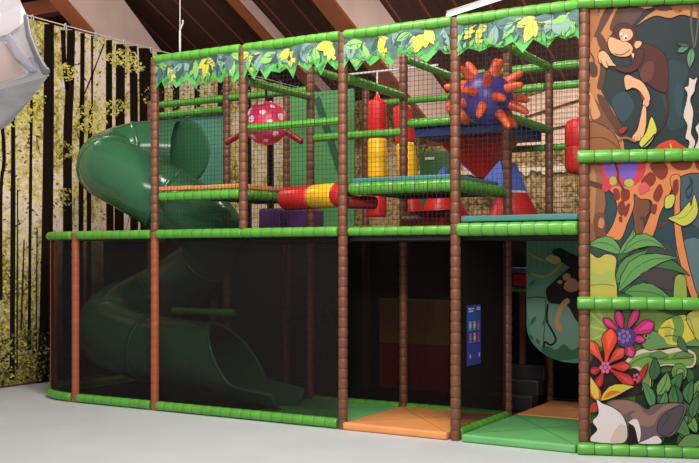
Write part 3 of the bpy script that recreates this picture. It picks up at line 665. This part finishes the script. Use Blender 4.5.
U.p(SK, [(643, 106), (646, 108), (646, 124), (644, 134), (641, 140), (635, 141), (632, 137), (637, 130), (640, 118)], edge=.5)
for x in (634, 637, 640): U.l((120, 70, 56), [(x, 137), (x+.6, 140)], .5)
U.p((206, 204, 72), [(651, 117), (656, 127), (656, 133), (650, 143), (643, 148), (639, 143), (646, 132)], edge=.6); U.l((60, 50, 30), [(655, 134), (648, 142), (640, 150)], 1.6)
U.p((158, 48, 36), [(619, 129), (627, 127), (624, 133), (620, 134)], edge=.4); U.l((160, 108, 76), [(618, 140), (626, 138), (636, 142)], 2)
U.p((206, 70, 40), [(628, 152), (650, 151), (660, 144), (672, 140), (681, 145), (692, 152), (690, 157), (626, 157)]); 
for q in ((664, 149), (670, 144), (680, 149)): U.l((240, 180, 70), [(672, 152), q], 1.2)
U.p((186, 90, 40), [(590, 150), (612, 152), (620, 158), (588, 158)])
WB = (222, 200, 188)
U.p(WB, [(689, 78), (693, 80), (697, 78), (695, 86), (694, 92), (690, 100), (693, 112), (692, 124), (691, 134), (695, 142), (692, 150), (687, 152), (689, 142), (685, 138), (687, 126), (683, 116), (686, 102), (687, 94), (684, 88), (688, 86)], edge=.5)
U.p(WB, [(699, 108), (706, 110), (704, 126), (706, 146), (699, 152), (694, 150), (698, 138), (695, 128), (699, 122)], edge=.5)
clipdone(U, 'jungle_panel', 'upper jungle panel with a brown monkey sitting on a rock', z0, z1)
# middle panel: giraffe legs and big leaves
z0, z1 = 1.32, 2.50
m_ = panel(z0, z1, (48, 72, 78))
m_.p((74, 94, 100), [(676, 170), (740, 170), (740, 250), (720, 250), (700, 230), (684, 215), (678, 190)]); m_.p((44, 70, 78), [(655, 210), (672, 206), (672, 250), (660, 250)]); m_.p((96, 118, 124), [(676, 250), (700, 240), (706, 290), (694, 292)])
m_.p((148, 98, 64), [(586, 160), (606, 160), (604, 184), (606, 205), (602, 222), (606, 236), (600, 248), (586, 248)], edge=.6)
m_.p((184, 126, 80), [(590, 172), (596, 176), (594, 216), (590, 220)]); m_.p(BD, [(588, 180), (606, 186), (606, 190), (590, 186)]); m_.p((120, 72, 50), [(594, 216), (604, 214), (604, 236), (596, 240)]); m_.p((196, 136, 88), [(600, 218), (604, 220), (603, 228), (598, 226)])
m_.p((122, 78, 54), [(632, 196), (646, 194), (650, 210), (644, 222), (646, 246), (632, 246), (634, 226)], edge=.7); m_.l(BD, [(640, 218), (652, 222), (660, 226), (670, 218)], 4)
GO = (226, 136, 80); GS = (134, 56, 38)
m_.p(GO, [(608, 188), (612, 184), (630, 186), (640, 176), (646, 162), (740, 160), (740, 192), (714, 178), (696, 173), (682, 176), (674, 184), (668, 198), (660, 214), (656, 228), (650, 240), (640, 240), (646, 224), (652, 208), (650, 200), (640, 199), (634, 194), (634, 206), (628, 222), (620, 240), (604, 240), (612, 226), (617, 210), (614, 196)], edge=.7)
m_.p(GO, [(670, 178), (680, 176), (680, 200), (681, 226), (687, 258), (694, 285), (698, 298), (693, 301), (685, 280), (677, 250), (674, 224), (674, 200)], edge=.7)
for q in ([(641, 181), (650, 172), (656, 178), (652, 186), (644, 187)], [(650, 164), (664, 162), (668, 172), (662, 180), (654, 174)], [(655, 190), (660, 184), (663, 192), (658, 202), (653, 198)], [(613, 190), (618, 189), (620, 198), (615, 200)], [(621, 190), (629, 190), (629, 199), (622, 201)], [(618, 204), (623, 201), (626, 210), (622, 216), (618, 212)], [(626, 206), (630, 204), (627, 215), (624, 216)], [(619, 217), (622, 217), (622, 222), (619, 221)], [(652, 205), (657, 205), (655, 214), (651, 212)], [(670, 162), (690, 160), (690, 168), (678, 170)], [(696, 160), (712, 162), (712, 174), (698, 170)], [(673, 182), (678, 180), (678, 192), (673, 196)]): m_.p(GS, q)
m_.p((214, 62, 76), [(602, 160), (642, 160), (644, 174), (636, 184), (624, 186), (614, 186), (606, 192), (602, 188), (604, 178)])
m_.p((128, 92, 184), [(605, 162), (614, 162), (616, 172), (610, 178), (605, 172)]); m_.p((122, 94, 190), [(622, 162), (636, 162), (635, 176), (628, 180), (620, 176)]); m_.e((176, 182, 76), 613, 181, 3.6, 4.6); m_.e((180, 184, 76), 629, 183, 5, 4); m_.l(BD, [(614, 160), (618, 172), (618, 180), (624, 190)], 2.4)
m_.p((228, 90, 96), [(638, 188), (644, 182), (650, 188), (646, 192), (640, 194)])
m_.l((40, 58, 66), [(689, 176), (692, 182), (686, 190), (688, 198), (692, 190), (690, 180)], 1)
YL = (200, 200, 82)
m_.p(YL, [(694, 194), (698, 210), (694, 220), (684, 226), (674, 222), (668, 218), (678, 214), (687, 204), (690, 202), (691, 206)], edge=.7); m_.l((150, 150, 50), [(672, 218), (684, 217), (694, 206)], .7)
m_.p(YL, [(665, 198), (672, 194), (675, 198), (672, 207), (665, 208)], edge=.7)
LG = (104, 158, 84); LD = (60, 104, 62)
m_.p((58, 74, 62), [(588, 244), (622, 240), (640, 250), (668, 244), (680, 280), (676, 306), (600, 306), (588, 270)])
m_.leaf((70, 112, 66), 626, 262, 690, 276, 7, -8); m_.leaf((66, 104, 62), 616, 262, 652, 236, 5, -4); m_.leaf((58, 96, 62), 604, 256, 640, 300, 8, 4)
m_.leaf(LG, 622, 254, 586, 246, 7.5, 7, vein=LD); m_.leaf(LG, 619, 254, 633, 228, 6.5, 6, vein=LD); m_.leaf(LG, 622, 254, 667, 250, 7, -12, vein=LD)
m_.leaf((88, 140, 76), 616, 284, 648, 250, 7.5, -4, vein=LD); m_.leaf(LG, 618, 292, 678, 258, 9, -13, vein=LD); m_.p((74, 62, 66), [(640, 274), (660, 268), (672, 276), (674, 290), (650, 284)])
m_.leaf((92, 146, 80), 624, 292, 672, 300, 9, -4, vein=LD); m_.leaf(LD, 612, 300, 636, 300, 4, -3)
m_.p((196, 186, 84), [(587, 256), (598, 258), (606, 254), (616, 258), (615, 274), (617, 290), (614, 306), (586, 306)], edge=.6); m_.p((172, 184, 92), [(588, 270), (600, 274), (612, 270), (614, 282), (600, 286), (588, 282)]); m_.l((110, 120, 60), [(588, 286), (602, 284), (615, 286)], .7)
m_.p((150, 168, 70), [(674, 282), (677, 275), (683, 275), (686, 282), (686, 304), (674, 304)], edge=.6)
clipdone(m_, 'jungle_panel', 'middle jungle panel with giraffe legs and broad green leaves', z0, z1)
# lower panel: flowers, lizard and sleeping badger
z0, z1 = .10, 1.26
W_ = panel(z0, z1, (88, 122, 60))
W_.p((150, 176, 84), [(586, 306), (612, 306), (618, 330), (606, 344), (586, 346)]); 
for q in ((588, 312), (588, 326), (596, 308), (590, 340)): W_.l((184, 196, 100), [q, (612, 332)], 2)
W_.p((118, 146, 72), [(640, 306), (740, 306), (740, 340), (660, 336), (640, 330)]); W_.p((60, 84, 46), [(655, 306), (740, 306), (740, 318), (700, 314), (676, 316)])
W_.p((40, 66, 44), [(640, 380), (664, 372), (740, 366), (740, 450), (640, 450)])
for i in range(26):
    x = random.uniform(640, 720); y = random.uniform(372, 440); W_.leaf(random.choice([(84, 130, 78), (64, 108, 66), (104, 146, 84)]), x, y+8, x+random.uniform(-9, 9), y-10, random.uniform(2.5, 4.5), random.uniform(-3, 3), .5)
W_.p((52, 32, 36), [(590, 362), (610, 350), (640, 372), (644, 392), (590, 396)])
# lizard on a curled leaf
W_.p((222, 206, 170), [(618, 374), (624, 362), (634, 352), (646, 348), (660, 350), (680, 347), (694, 352), (696, 362), (690, 368), (676, 366), (662, 366), (652, 374), (650, 388), (642, 390), (642, 376), (634, 368), (624, 372)], edge=.6)
W_.p((126, 162, 76), [(622, 372), (634, 357), (648, 352), (664, 354), (684, 351), (694, 358), (690, 366), (672, 364), (660, 365), (651, 373), (649, 388), (644, 386), (644, 372), (636, 366)])
W_.e((108, 150, 74), 679, 372, 8, 9, 0, .6); W_.e((140, 172, 90), 680, 373, 4, 5, 0, .5)
W_.p((108, 148, 84), [(640, 342), (642, 334), (650, 330), (660, 332), (664, 322), (676, 316), (690, 318), (700, 330), (716, 330), (716, 346), (690, 346), (664, 348), (648, 350)], edge=.7)
W_.p((222, 200, 66), [(658, 332), (664, 322), (672, 318), (682, 315), (694, 318), (698, 328), (694, 338), (680, 344), (668, 344), (664, 338)]); W_.p((116, 150, 74), [(672, 318), (680, 316), (684, 326), (680, 342), (672, 340), (674, 328)]); W_.p((190, 184, 80), [(664, 330), (670, 322), (670, 340), (666, 340)])
W_.e((150, 170, 90), 646, 336, 3, 3, 0, .5); W_.e((40, 40, 30), 646, 336, 1.2, 1.4); W_.leaf((74, 112, 74), 679, 336, 688, 352, 4, 2)
W_.p((104, 140, 80), [(650, 354), (660, 351), (668, 356), (660, 358), (652, 358)], edge=.5); W_.p((104, 140, 80), [(672, 358), (682, 351), (694, 356), (684, 358)], edge=.5)
W_.p((196, 186, 84), [(686, 316), (700, 308), (716, 310), (730, 330), (720, 346), (700, 342), (692, 332)], edge=.6); W_.p((124, 158, 76), [(700, 310), (708, 309), (712, 340), (704, 342)])
for q in ((660, 328, 676, 330), (664, 336, 682, 338), (684, 320, 694, 334)): W_.l((84, 120, 60), [(q[0], q[1]), ((q[0]+q[2])/2, q[1]-1), (q[2], q[3])], .7)
W_.l((84, 118, 70), [(626, 368), (636, 360), (648, 356), (664, 359), (688, 356)], .8)
# flowers
PK = (204, 40, 106)
for x, y, w in ((617, 310, 4), (638, 308, 3.8), (603, 318, 3.4), (654, 323, 6), (632, 357, 5), (645, 340, 3.5)): W_.petal(PK if y < 350 else (176, 44, 80), 624, 336, x, y, w*1.15, .8, (224, 70, 140))
W_.p((84, 54, 120), [(614, 332), (619, 328), (629, 328), (636, 333), (634, 342), (628, 347), (618, 344)])
for i in range(7): W_.e((138, 104, 176), 624+5*math.cos(i*.9), 336+5*math.sin(i*.9), 2.1, 2.4, 0, .3)
W_.e((138, 104, 176), 624, 336, 2.2, 2.4, 0, .3)
for x, y, w, c in ((588, 340, 5, (224, 74, 46)), (611, 328, 7, (228, 72, 40)), (624, 348, 5, (206, 66, 44)), (630, 366, 4.5, (198, 52, 40)), (590, 372, 4, (170, 40, 40)), (634, 384, 5, (190, 46, 40)), (596, 388, 4, (176, 40, 40))): W_.petal(c, 605, 366, x, y, w*1.1, .8, tuple(min(255, q+26) for q in c))
for i in range(6): W_.e((214, 110, 140), 605+4*math.cos(i*1.05), 367+4.4*math.sin(i*1.05), 2, 2.3, 0, .3)
W_.e((214, 110, 140), 605, 367, 2, 2.2, 0, .3)
W_.leaf((190, 50, 40), 636, 384, 648, 362, 3, 0); 
for i in range(5): W_.e((206, 90, 110), 636+2.4*math.cos(i*1.25), 377+3*math.sin(i*1.25), 1.4, 1.6)
W_.leaf((220, 90, 50), 600, 402, 587, 376, 6, 0); W_.leaf((226, 196, 70), 598, 400, 588, 374, 4, 0, 0); W_.leaf((214, 196, 62), 600, 400, 634, 386, 6, -4); W_.leaf((226, 110, 44), 603, 398, 622, 392, 2.4, -3, 0)
W_.leaf((190, 64, 36), 600, 402, 588, 412, 5, 0)
for i in range(26):
    x = random.uniform(652, 718); y = random.uniform(366, 446); W_.leaf(random.choice([(96, 146, 84), (72, 120, 70), (118, 160, 86), (60, 100, 64)]), x, y+12, x+random.uniform(-12, 12), y-12, random.uniform(4, 7), random.uniform(-4, 4), .8, (48, 84, 54))
W_.leaf((84, 140, 80), 652, 408, 640, 380, 5, 3, vein=LD); W_.leaf((84, 130, 76), 660, 414, 690, 438, 8, -4, vein=LD); W_.leaf((100, 146, 80), 676, 448, 708, 436, 8, -2)
# badger
W_.p((112, 92, 94), [(606, 402), (618, 398), (634, 400), (646, 408), (652, 404), (664, 402), (680, 402), (686, 406), (680, 422), (672, 434), (660, 436), (640, 440), (620, 440), (608, 420)], edge=.8)
W_.p((148, 112, 98), [(610, 402), (622, 399), (636, 403), (642, 410), (630, 410), (622, 414), (612, 410)]); W_.p((152, 116, 104), [(630, 414), (640, 410), (650, 414), (664, 404), (678, 403), (660, 412), (652, 424), (640, 424)])
W_.p((88, 76, 82), [(656, 426), (664, 412), (682, 404), (680, 418), (670, 432), (660, 434)], edge=.6); W_.l((60, 50, 54), [(662, 424), (668, 416), (664, 412)], .6)
W_.p((236, 224, 220), [(596, 398), (602, 402), (612, 406), (622, 414), (627, 428), (624, 441), (606, 442), (590, 440), (588, 436), (596, 428), (592, 420), (598, 412)], edge=.8); W_.p((224, 196, 184), [(618, 424), (626, 426), (624, 440), (610, 440)])
W_.p((28, 22, 24), [(587, 424), (592, 422), (597, 428), (592, 434), (587, 438)]); W_.p((30, 24, 26), [(628, 422), (634, 420), (638, 428), (636, 441), (626, 442), (628, 434)]); W_.p((236, 222, 220), [(628, 421), (636, 418), (640, 430), (638, 441), (634, 426)]); W_.p((236, 222, 220), [(638, 442), (646, 438), (656, 434), (660, 442)], edge=.4)
clipdone(W_, 'jungle_panel', 'lower jungle panel with flowers, a lizard and a sleeping grey badger', z0, z1)
# rails and post of the wing
fw = thing('panel_frame', 'green rails and end post holding the jungle panels at the right edge', 'frame', (4.8, 0, 0))
for z in (TOP-.02, 2.535, 1.29, .05):
    b = MB(); b.foam([pf(-.06, z, .05), pf(PL, z, .03)], .055, .14, .008); b.build('rail', [GREEN, TIE], fw)
b = MB(); b.foam([pf(PL+.05, 0, 0), pf(PL+.05, TOP, 0)], .048, .098, .008, .85, 12, 0, 1, False); b.build('end_post', [BARK, BARKTIE], fw)

# hanging monkey panel inside the right entrance
yq = 1.36
hf = lambda x, z, l: Vector((x, yq-l, z))
def hto(px, py): v = hit_y(px, py, yq); return (v.x, v.z)
H = Print(hf, hto)
xa = hto(526.5, 300)[0]; xb = xa+.96; zt = 1.86; zc_ = .98; pts = [(xa, zt), (xa, zc_)]
for k in range(1, 16):
    a = math.pi+math.pi*k/16; pts.append(((xa+xb)/2+(xb-xa)/2*math.cos(a), zc_+.36*math.sin(a)))
pts += [(xb, zc_), (xb, zt)]
H.b.prism(pts, hf, -.02, 0, H.mi((98, 148, 126)))
H.p((124, 160, 138), [(528, 290), (560, 285), (590, 300), (590, 345), (560, 350), (535, 340), (529, 320)])
for i in range(9): H.l((70, 124, 100), [(530+i*6, 242), (531+i*6, 268)], .8)
H.p((64, 110, 76), [(541, 350), (548, 346), (556, 350), (564, 344), (572, 350), (580, 346), (588, 350), (580, 357), (568, 360), (552, 359)])
H.l((44, 84, 66), [(527, 298), (540, 297), (556, 300)], 1.2); H.l((44, 84, 66), [(546, 300), (545, 320), (543, 348)], 1)
for q in ((536, 316, 530, 326), (548, 316, 542, 326), (533, 340, 530, 334), (540, 344, 536, 338), (536, 280, 528, 286)): H.leaf((60, 116, 80), *q, 1.8, 0, 0)
H.l((30, 24, 22), [(548, 304), (547, 320), (553, 332), (556, 340), (551, 345), (545, 342), (544, 348)], 2.4)
H.p((36, 24, 24), [(546, 290), (553, 282), (562, 274), (572, 266), (584, 262), (590, 280), (590, 318), (578, 322), (568, 306), (558, 304), (549, 302)])
H.p((26, 22, 24), [(552, 252), (560, 248), (568, 252), (580, 258), (586, 268), (572, 268), (562, 262)])
H.p((206, 150, 106), [(566, 282), (572, 278), (578, 282), (578, 290), (570, 292), (564, 288)]); H.p((206, 150, 106), [(563, 276), (567, 273), (571, 276), (568, 280), (564, 280)]); H.e((206, 150, 106), 560, 282, 2.4, 2)
H.p((206, 150, 106), [(556, 314), (562, 302), (568, 298), (570, 302), (564, 308), (560, 318), (562, 330), (558, 331), (555, 324)])
VY = (178, 168, 54)
H.l(VY, [(528, 252), (536, 257), (544, 260), (551, 258)], 2.2); H.l((150, 130, 50), [(530, 257), (538, 252), (546, 262)], 1.2); H.l(VY, [(530, 273), (540, 276), (549, 275), (556, 270), (562, 264)], 2.6); H.p((206, 176, 100), [(546, 258), (552, 255), (560, 258), (560, 263), (552, 263)])
for i, v in enumerate(H.b.v):   # keep the print inside its rounded board
    v = Vector(v); 
    if v.y < yq-.0005:
        x = min(max(v.x, xa), xb); c = (xa+xb)/2; zl = zc_-.36*math.sqrt(max(0, 1-((x-c)/((xb-xa)/2))**2)); H.b.v[i] = (x, v.y, min(max(v.z, zl), zt))
tag(H.b.build('monkey_panel', H.mats), 'hanging pale green panel with dark monkey and yellow vines, rounded bottom', 'panel')

# rules poster on the black screen
q0 = hit_x(467.3, 306, 3.61); q1 = hit_x(480.7, 363, 3.61); za, zb = .655, 1.225
R_ = Print(lambda y, z, l: Vector((3.606+l, y, z)), lambda a, c: (q0.y+(q1.y-q0.y)*a, zb+(za-zb)*c))
R_.b.prism([(q0.y, za), (q1.y, za), (q1.y, zb), (q0.y, zb)], R_.f, 0, .004, R_.mi((64, 70, 160))); R_.lay = .0045
R_.p((48, 92, 176), [(0, .12), (1, .12), (1, .42), (0, .42)], False)
for x0_, x1_, y_ in ((.08, .3, .06), (.36, .5, .06), (.68, .95, .05), (.68, .95, .08), (.1, .42, .1)): R_.p((222, 226, 240), [(x0_, y_-.012), (x1_, y_-.012), (x1_, y_+.012), (x0_, y_+.012)], False)
for j, y_ in enumerate((.34, .54)):
    for k, c in enumerate(((200, 210, 220), (226, 200, 190), (216, 110, 90))):
        x_ = .2+.3*k; c = c if j == 0 else ((214, 130, 120), (230, 200, 200), (200, 90, 90))[k]
        R_.e(c, x_, y_-.055, .07, .018); R_.p(c, [(x_-.09, y_-.03), (x_+.09, y_-.03), (x_+.06, y_+.05), (x_-.06, y_+.05)], False); R_.p((190, 200, 226), [(x_-.1, y_+.065), (x_+.1, y_+.065), (x_+.1, y_+.075), (x_-.1, y_+.075)], False)
for x_ in (.16, .84): R_.p((226, 228, 240), [(x_-.05, .82), (x_+.02, .8), (x_+.05, .87), (x_-.02, .88)], False)
for x_ in (.4, .58): R_.p((110, 110, 190), [(x_-.05, .85), (x_+.05, .85), (x_+.05, .87), (x_-.05, .87)], False)
tag(R_.b.build('rules_poster', R_.mats), 'narrow blue poster with rows of small figures on the black screen', 'poster')

# ------------------------------------------------------------------ leaf valances
LV_ = [((118, 142, 134), (206, 196, 62)), ((112, 138, 128), (216, 202, 70))]
VM = [mat('valance_border_green', (84, 172, 80), .5), mat('valance_ground', (88, 126, 100), .55, .2, 12), mat('valance_yellow', (200, 194, 68), .5), mat('valance_grey', (78, 108, 108), .5, .15, 20), mat('valance_dark', (50, 76, 76), .55), mat('valance_olive', (186, 186, 92), .5), mat('valance_pale', (122, 152, 138), .5), mat('valance_lime', (130, 182, 90), .5)]
def valance(i, label):
    x0, x1, zt = 1.2*i+.035, 1.2*i+1.165, TOP-.06; rnd = random.Random(30+i)
    f = lambda x, z, l: Vector((x, -.03-.018*math.sin((x-x0)*9+i)-l, z)); b = MB(); n = 60
    ks = [(x0, zt-.30)]; x = x0
    up = False
    while x < x1-.07:
        x += rnd.uniform(.05, .13); ks.append((x, zt-(rnd.uniform(.2, .25) if not up else rnd.uniform(.25, .34)))); up = not up
    ks.append((x1, zt-.27))
    def low(x):
        for (a, za), (c, zc) in zip(ks[:-1], ks[1:]):
            if a <= x <= c: return za+(zc-za)*(x-a)/(c-a)
        return zt-.26
    xs = sorted(set([k[0] for k in ks]+[x0+(x1-x0)*k/n for k in range(n+1)]))
    for a, c in zip(xs[:-1], xs[1:]):
        for m, o, lay in ((0, 0, 0), (1, .075, .0015)):
            b.add([f(a, low(a)+o, lay), f(c, low(c)+o, lay), f(c, zt, lay), f(a, zt, lay)], [(0, 1, 2, 3)], m)
        b.add([f(a, low(a), -.004), f(a, zt, -.004), f(c, zt, -.004), f(c, low(c), -.004)], [(0, 1, 2, 3)], 0)
        b.add([f(a, low(a), -.004), f(c, low(c), -.004), f(c, low(c), 0), f(a, low(a), 0)], [(0, 1, 2, 3)], 0)
    lay = .002
    def lf(x, z, L, w, ang, m):
        nonlocal lay
        lay += .0002; c, s = math.cos(ang), math.sin(ang); P = []
        for t, o in ((0, 0), (.2, .7), (.45, 1), (.75, .65), (1, 0), (.75, -.65), (.45, -1), (.2, -.7)):
            px = x+(t*c*L-o*w*s); pz = z+(t*s*L+o*w*c); px = min(max(px, x0+.003), x1-.003); P.append((px, min(max(pz, low(px)+.01), zt-.002)))
        b.poly(P, f, m, lay)
        lay += .0002; b.line([(min(max(x+t*c*L, x0), x1), min(max(z+t*s*L, low(min(max(x+t*c*L, x0), x1))+.01), zt-.002)) for t in (.05, .5, .92)], .004, f, 4, lay)
    for k in range(7):
        cx = x0+.06+k*.165+rnd.uniform(-.02, .02); kind = [(4, 3, 7, 6), (3, 5, 2, 4), (3, 4, 6, 3)][(k+i) % 3]
        if (k+i) % 3 == 1: kind = (2, 2, 5, 4)
        for j in range(7):
            a = rnd.uniform(math.pi*1.02, math.pi*1.98) if j else -1.5; lf(cx, zt-.02-rnd.uniform(0, .05), rnd.uniform(.13, .24), rnd.uniform(.03, .055), a, kind[j % 4])
    for k in range(22):
        x = rnd.uniform(x0+.03, x1-.03); z = low(x)+.015; lf(x, z, rnd.uniform(.05, .12), .013, rnd.uniform(.4, 2.7), rnd.choice((0, 7, 0)))
    tag(b.build('leaf_valance', VM), label, 'valance', 'leaf print valances under the top rail')
valance(0, 'leaf printed valance under the top rail, leftmost of four, over the orange platform')
valance(1, 'leaf printed valance under the top rail above the pink dotted ball')
valance(2, 'leaf printed valance under the top rail above the punch bags')
valance(3, 'leaf printed valance under the top rail above the right entrance, next to the monkey mural')

# suspension cable down to the top rail
p = hit_y(180, 52, 0); t = thing('suspension_cable', 'thin pale cable with a clamp dropping from the roof to the top rail', 'cable', (p.x, 0, TOP))
b = MB(); b.tube([(p.x, 0, TOP-.0), (p.x, 0, cz(0)-.02)], .0055, 6); b.build('wire', STEEL, t)
b = MB(); b.tube([(p.x, 0, TOP+.02), (p.x, 0, TOP+.05), (p.x, 0, TOP+.24), (p.x, 0, TOP+.28)], [.006, .011, .011, .006], 8); b.build('turnbuckle', STEEL, t)
b = MB(); b.tube([(p.x, 0, TOP+.26), (p.x+.05, -.01, TOP+.33), (p.x+.045, -.01, TOP+.36)], .009, 6); b.build('hook', STEEL, t)

# ------------------------------------------------------------------ white hanging canopy, top left, near the camera
D = 3.6
t = thing('hanging_canopy', 'white and grey fabric canopy with a pale rod hanging at the top left corner', 'canopy', at(-20, 40, D))
def facet(pts, m, name='panel'):
    V = [at(x, y, d) for x, y, d in pts]; n = len(V); nr = (V[1]-V[0]).cross(V[2]-V[0]).normalized()
    if nr.dot(FW) > 0: nr = -nr
    b = MB(); W = [v-nr*.025 for v in V]; b.add(V, [tuple(range(n))]); b.add(W, [tuple(range(n-1, -1, -1))])
    b.add(V+W, [(i, (i+1) % n, n+(i+1) % n, n+i) for i in range(n)]); b.build(name, m, t)
facet([(-60, -40, 3.75), (14, -14, 3.65), (21, 3, 3.6), (27, 15, 3.55), (20, 26, 3.5), (8, 34, 3.5), (-60, 52, 3.6)], CREAM)
facet([(-60, 52, 3.62), (8, 34, 3.52), (20, 26, 3.52), (24, 22, 3.5), (34, 48, 3.42), (45, 71, 3.4), (34, 74, 3.42), (-60, 100, 3.5)], CREAM)
facet([(-60, 62, 3.58), (4, 42, 3.5), (14, 58, 3.46), (26, 74, 3.43), (-60, 101, 3.48)], PALEPINK, 'pink_patch')
facet([(6, 36, 3.49), (9, 33, 3.49), (20, 52, 3.45), (28, 58, 3.43), (31, 56, 3.42), (36, 70, 3.4), (30, 71, 3.41), (16, 58, 3.44)], LILAC, 'fold')
facet([(-60, 100, 3.52), (-2, 85.5, 3.46), (30, 76, 3.42), (46, 71, 3.41), (47, 78, 3.46), (30, 100, 3.58), (10, 124, 3.7), (-6, 134, 3.8), (-60, 150, 3.9)], GREYF, 'underside')
b = MB(); b.tube([at(26, 16, 3.4), at(29, 36, 3.36), at(37, 56, 3.33), at(45, 71, 3.32)], [.009, .011, .011, .013], 10); b.ball(at(45.5, 71, 3.32), .015, 12, 8); b.build('rod', mat('rod_grey', (150, 146, 146), .35), t)
b = MB(); b.tube([at(-20, -25, 3.72), at(-20, -25, 3.72)+Vector((0, 0, 4.0))], .01, 6); b.build('cord', STEEL, t)

# ------------------------------------------------------------------ light, camera
def area(name, loc, target, size, power, col):
    l = bpy.data.lights.new(name, 'AREA'); l.shape = 'RECTANGLE'; l.size, l.size_y = size; l.energy = power; l.color = col
    o = bpy.data.objects.new(name, l); COL.objects.link(o); o.location = loc; o.rotation_euler = (Vector(target)-Vector(loc)).to_track_quat('-Z', 'Y').to_euler(); return o
area('unseen_light', (5.9, -3.4, 6.6), (5.8, -1.4, 0), (2.2, 1.2), 270, (1, .96, .92))
area('unseen_light', (2.0, -1.7, 6.8), (2.0, 2.0, 2.4), (2.4, 1.0), 250, (1, .94, .86))  # added light, aimed over the valances to brighten the punch bags
area('unseen_light', (.5, -7, 5.6), (.3, 0.5, 1.6), (2.5, 1.2), 110, (1, .96, .92))
area('unseen_light', (-4.5, 1.0, 6.2), (-3, 3.5, 2), (1.6, .8), 90, (1, .92, .84))
area('unseen_light', (3.0, 5.2, 5.6), (2.5, 6.5, 2), (1.6, .8), 150, (1, .88, .76))  # added light at the back, brightens the far wall
area('unseen_light', (9.0, -11.5, 5.0), (3.5, -2, 2), (1.6, .8), 110, (1, .97, .95))  # added light behind the camera, brightens the near canopy
area('roof_fill_light', (6, -6, 4.8), (-2, 5, 7.5), (1.2, .8), 290, (1, .94, .9))  # added unseen light aimed upward to brighten the roof beams
w = bpy.data.worlds.new('World'); bpy.context.scene.world = w; w.use_nodes = True
w.node_tree.nodes['Background'].inputs[0].default_value = (.93, .95, 1, 1); w.node_tree.nodes['Background'].inputs[1].default_value = .3
cd = bpy.data.cameras.new('camera'); cam = bpy.data.objects.new('camera', cd); COL.objects.link(cam)
cam.location = CAM; cam.rotation_euler = (math.pi/2, 0, TH); cd.sensor_width = 36; cd.lens = 36*1000/699; cd.shift_y = 25.5/699
sc = bpy.context.scene; sc.camera = cam
sc.view_settings.view_transform = 'Standard'; sc.view_settings.look = 'None'; sc.view_settings.gamma = 1; sc.view_settings.use_curve_mapping = False; sc.view_settings.exposure = 0
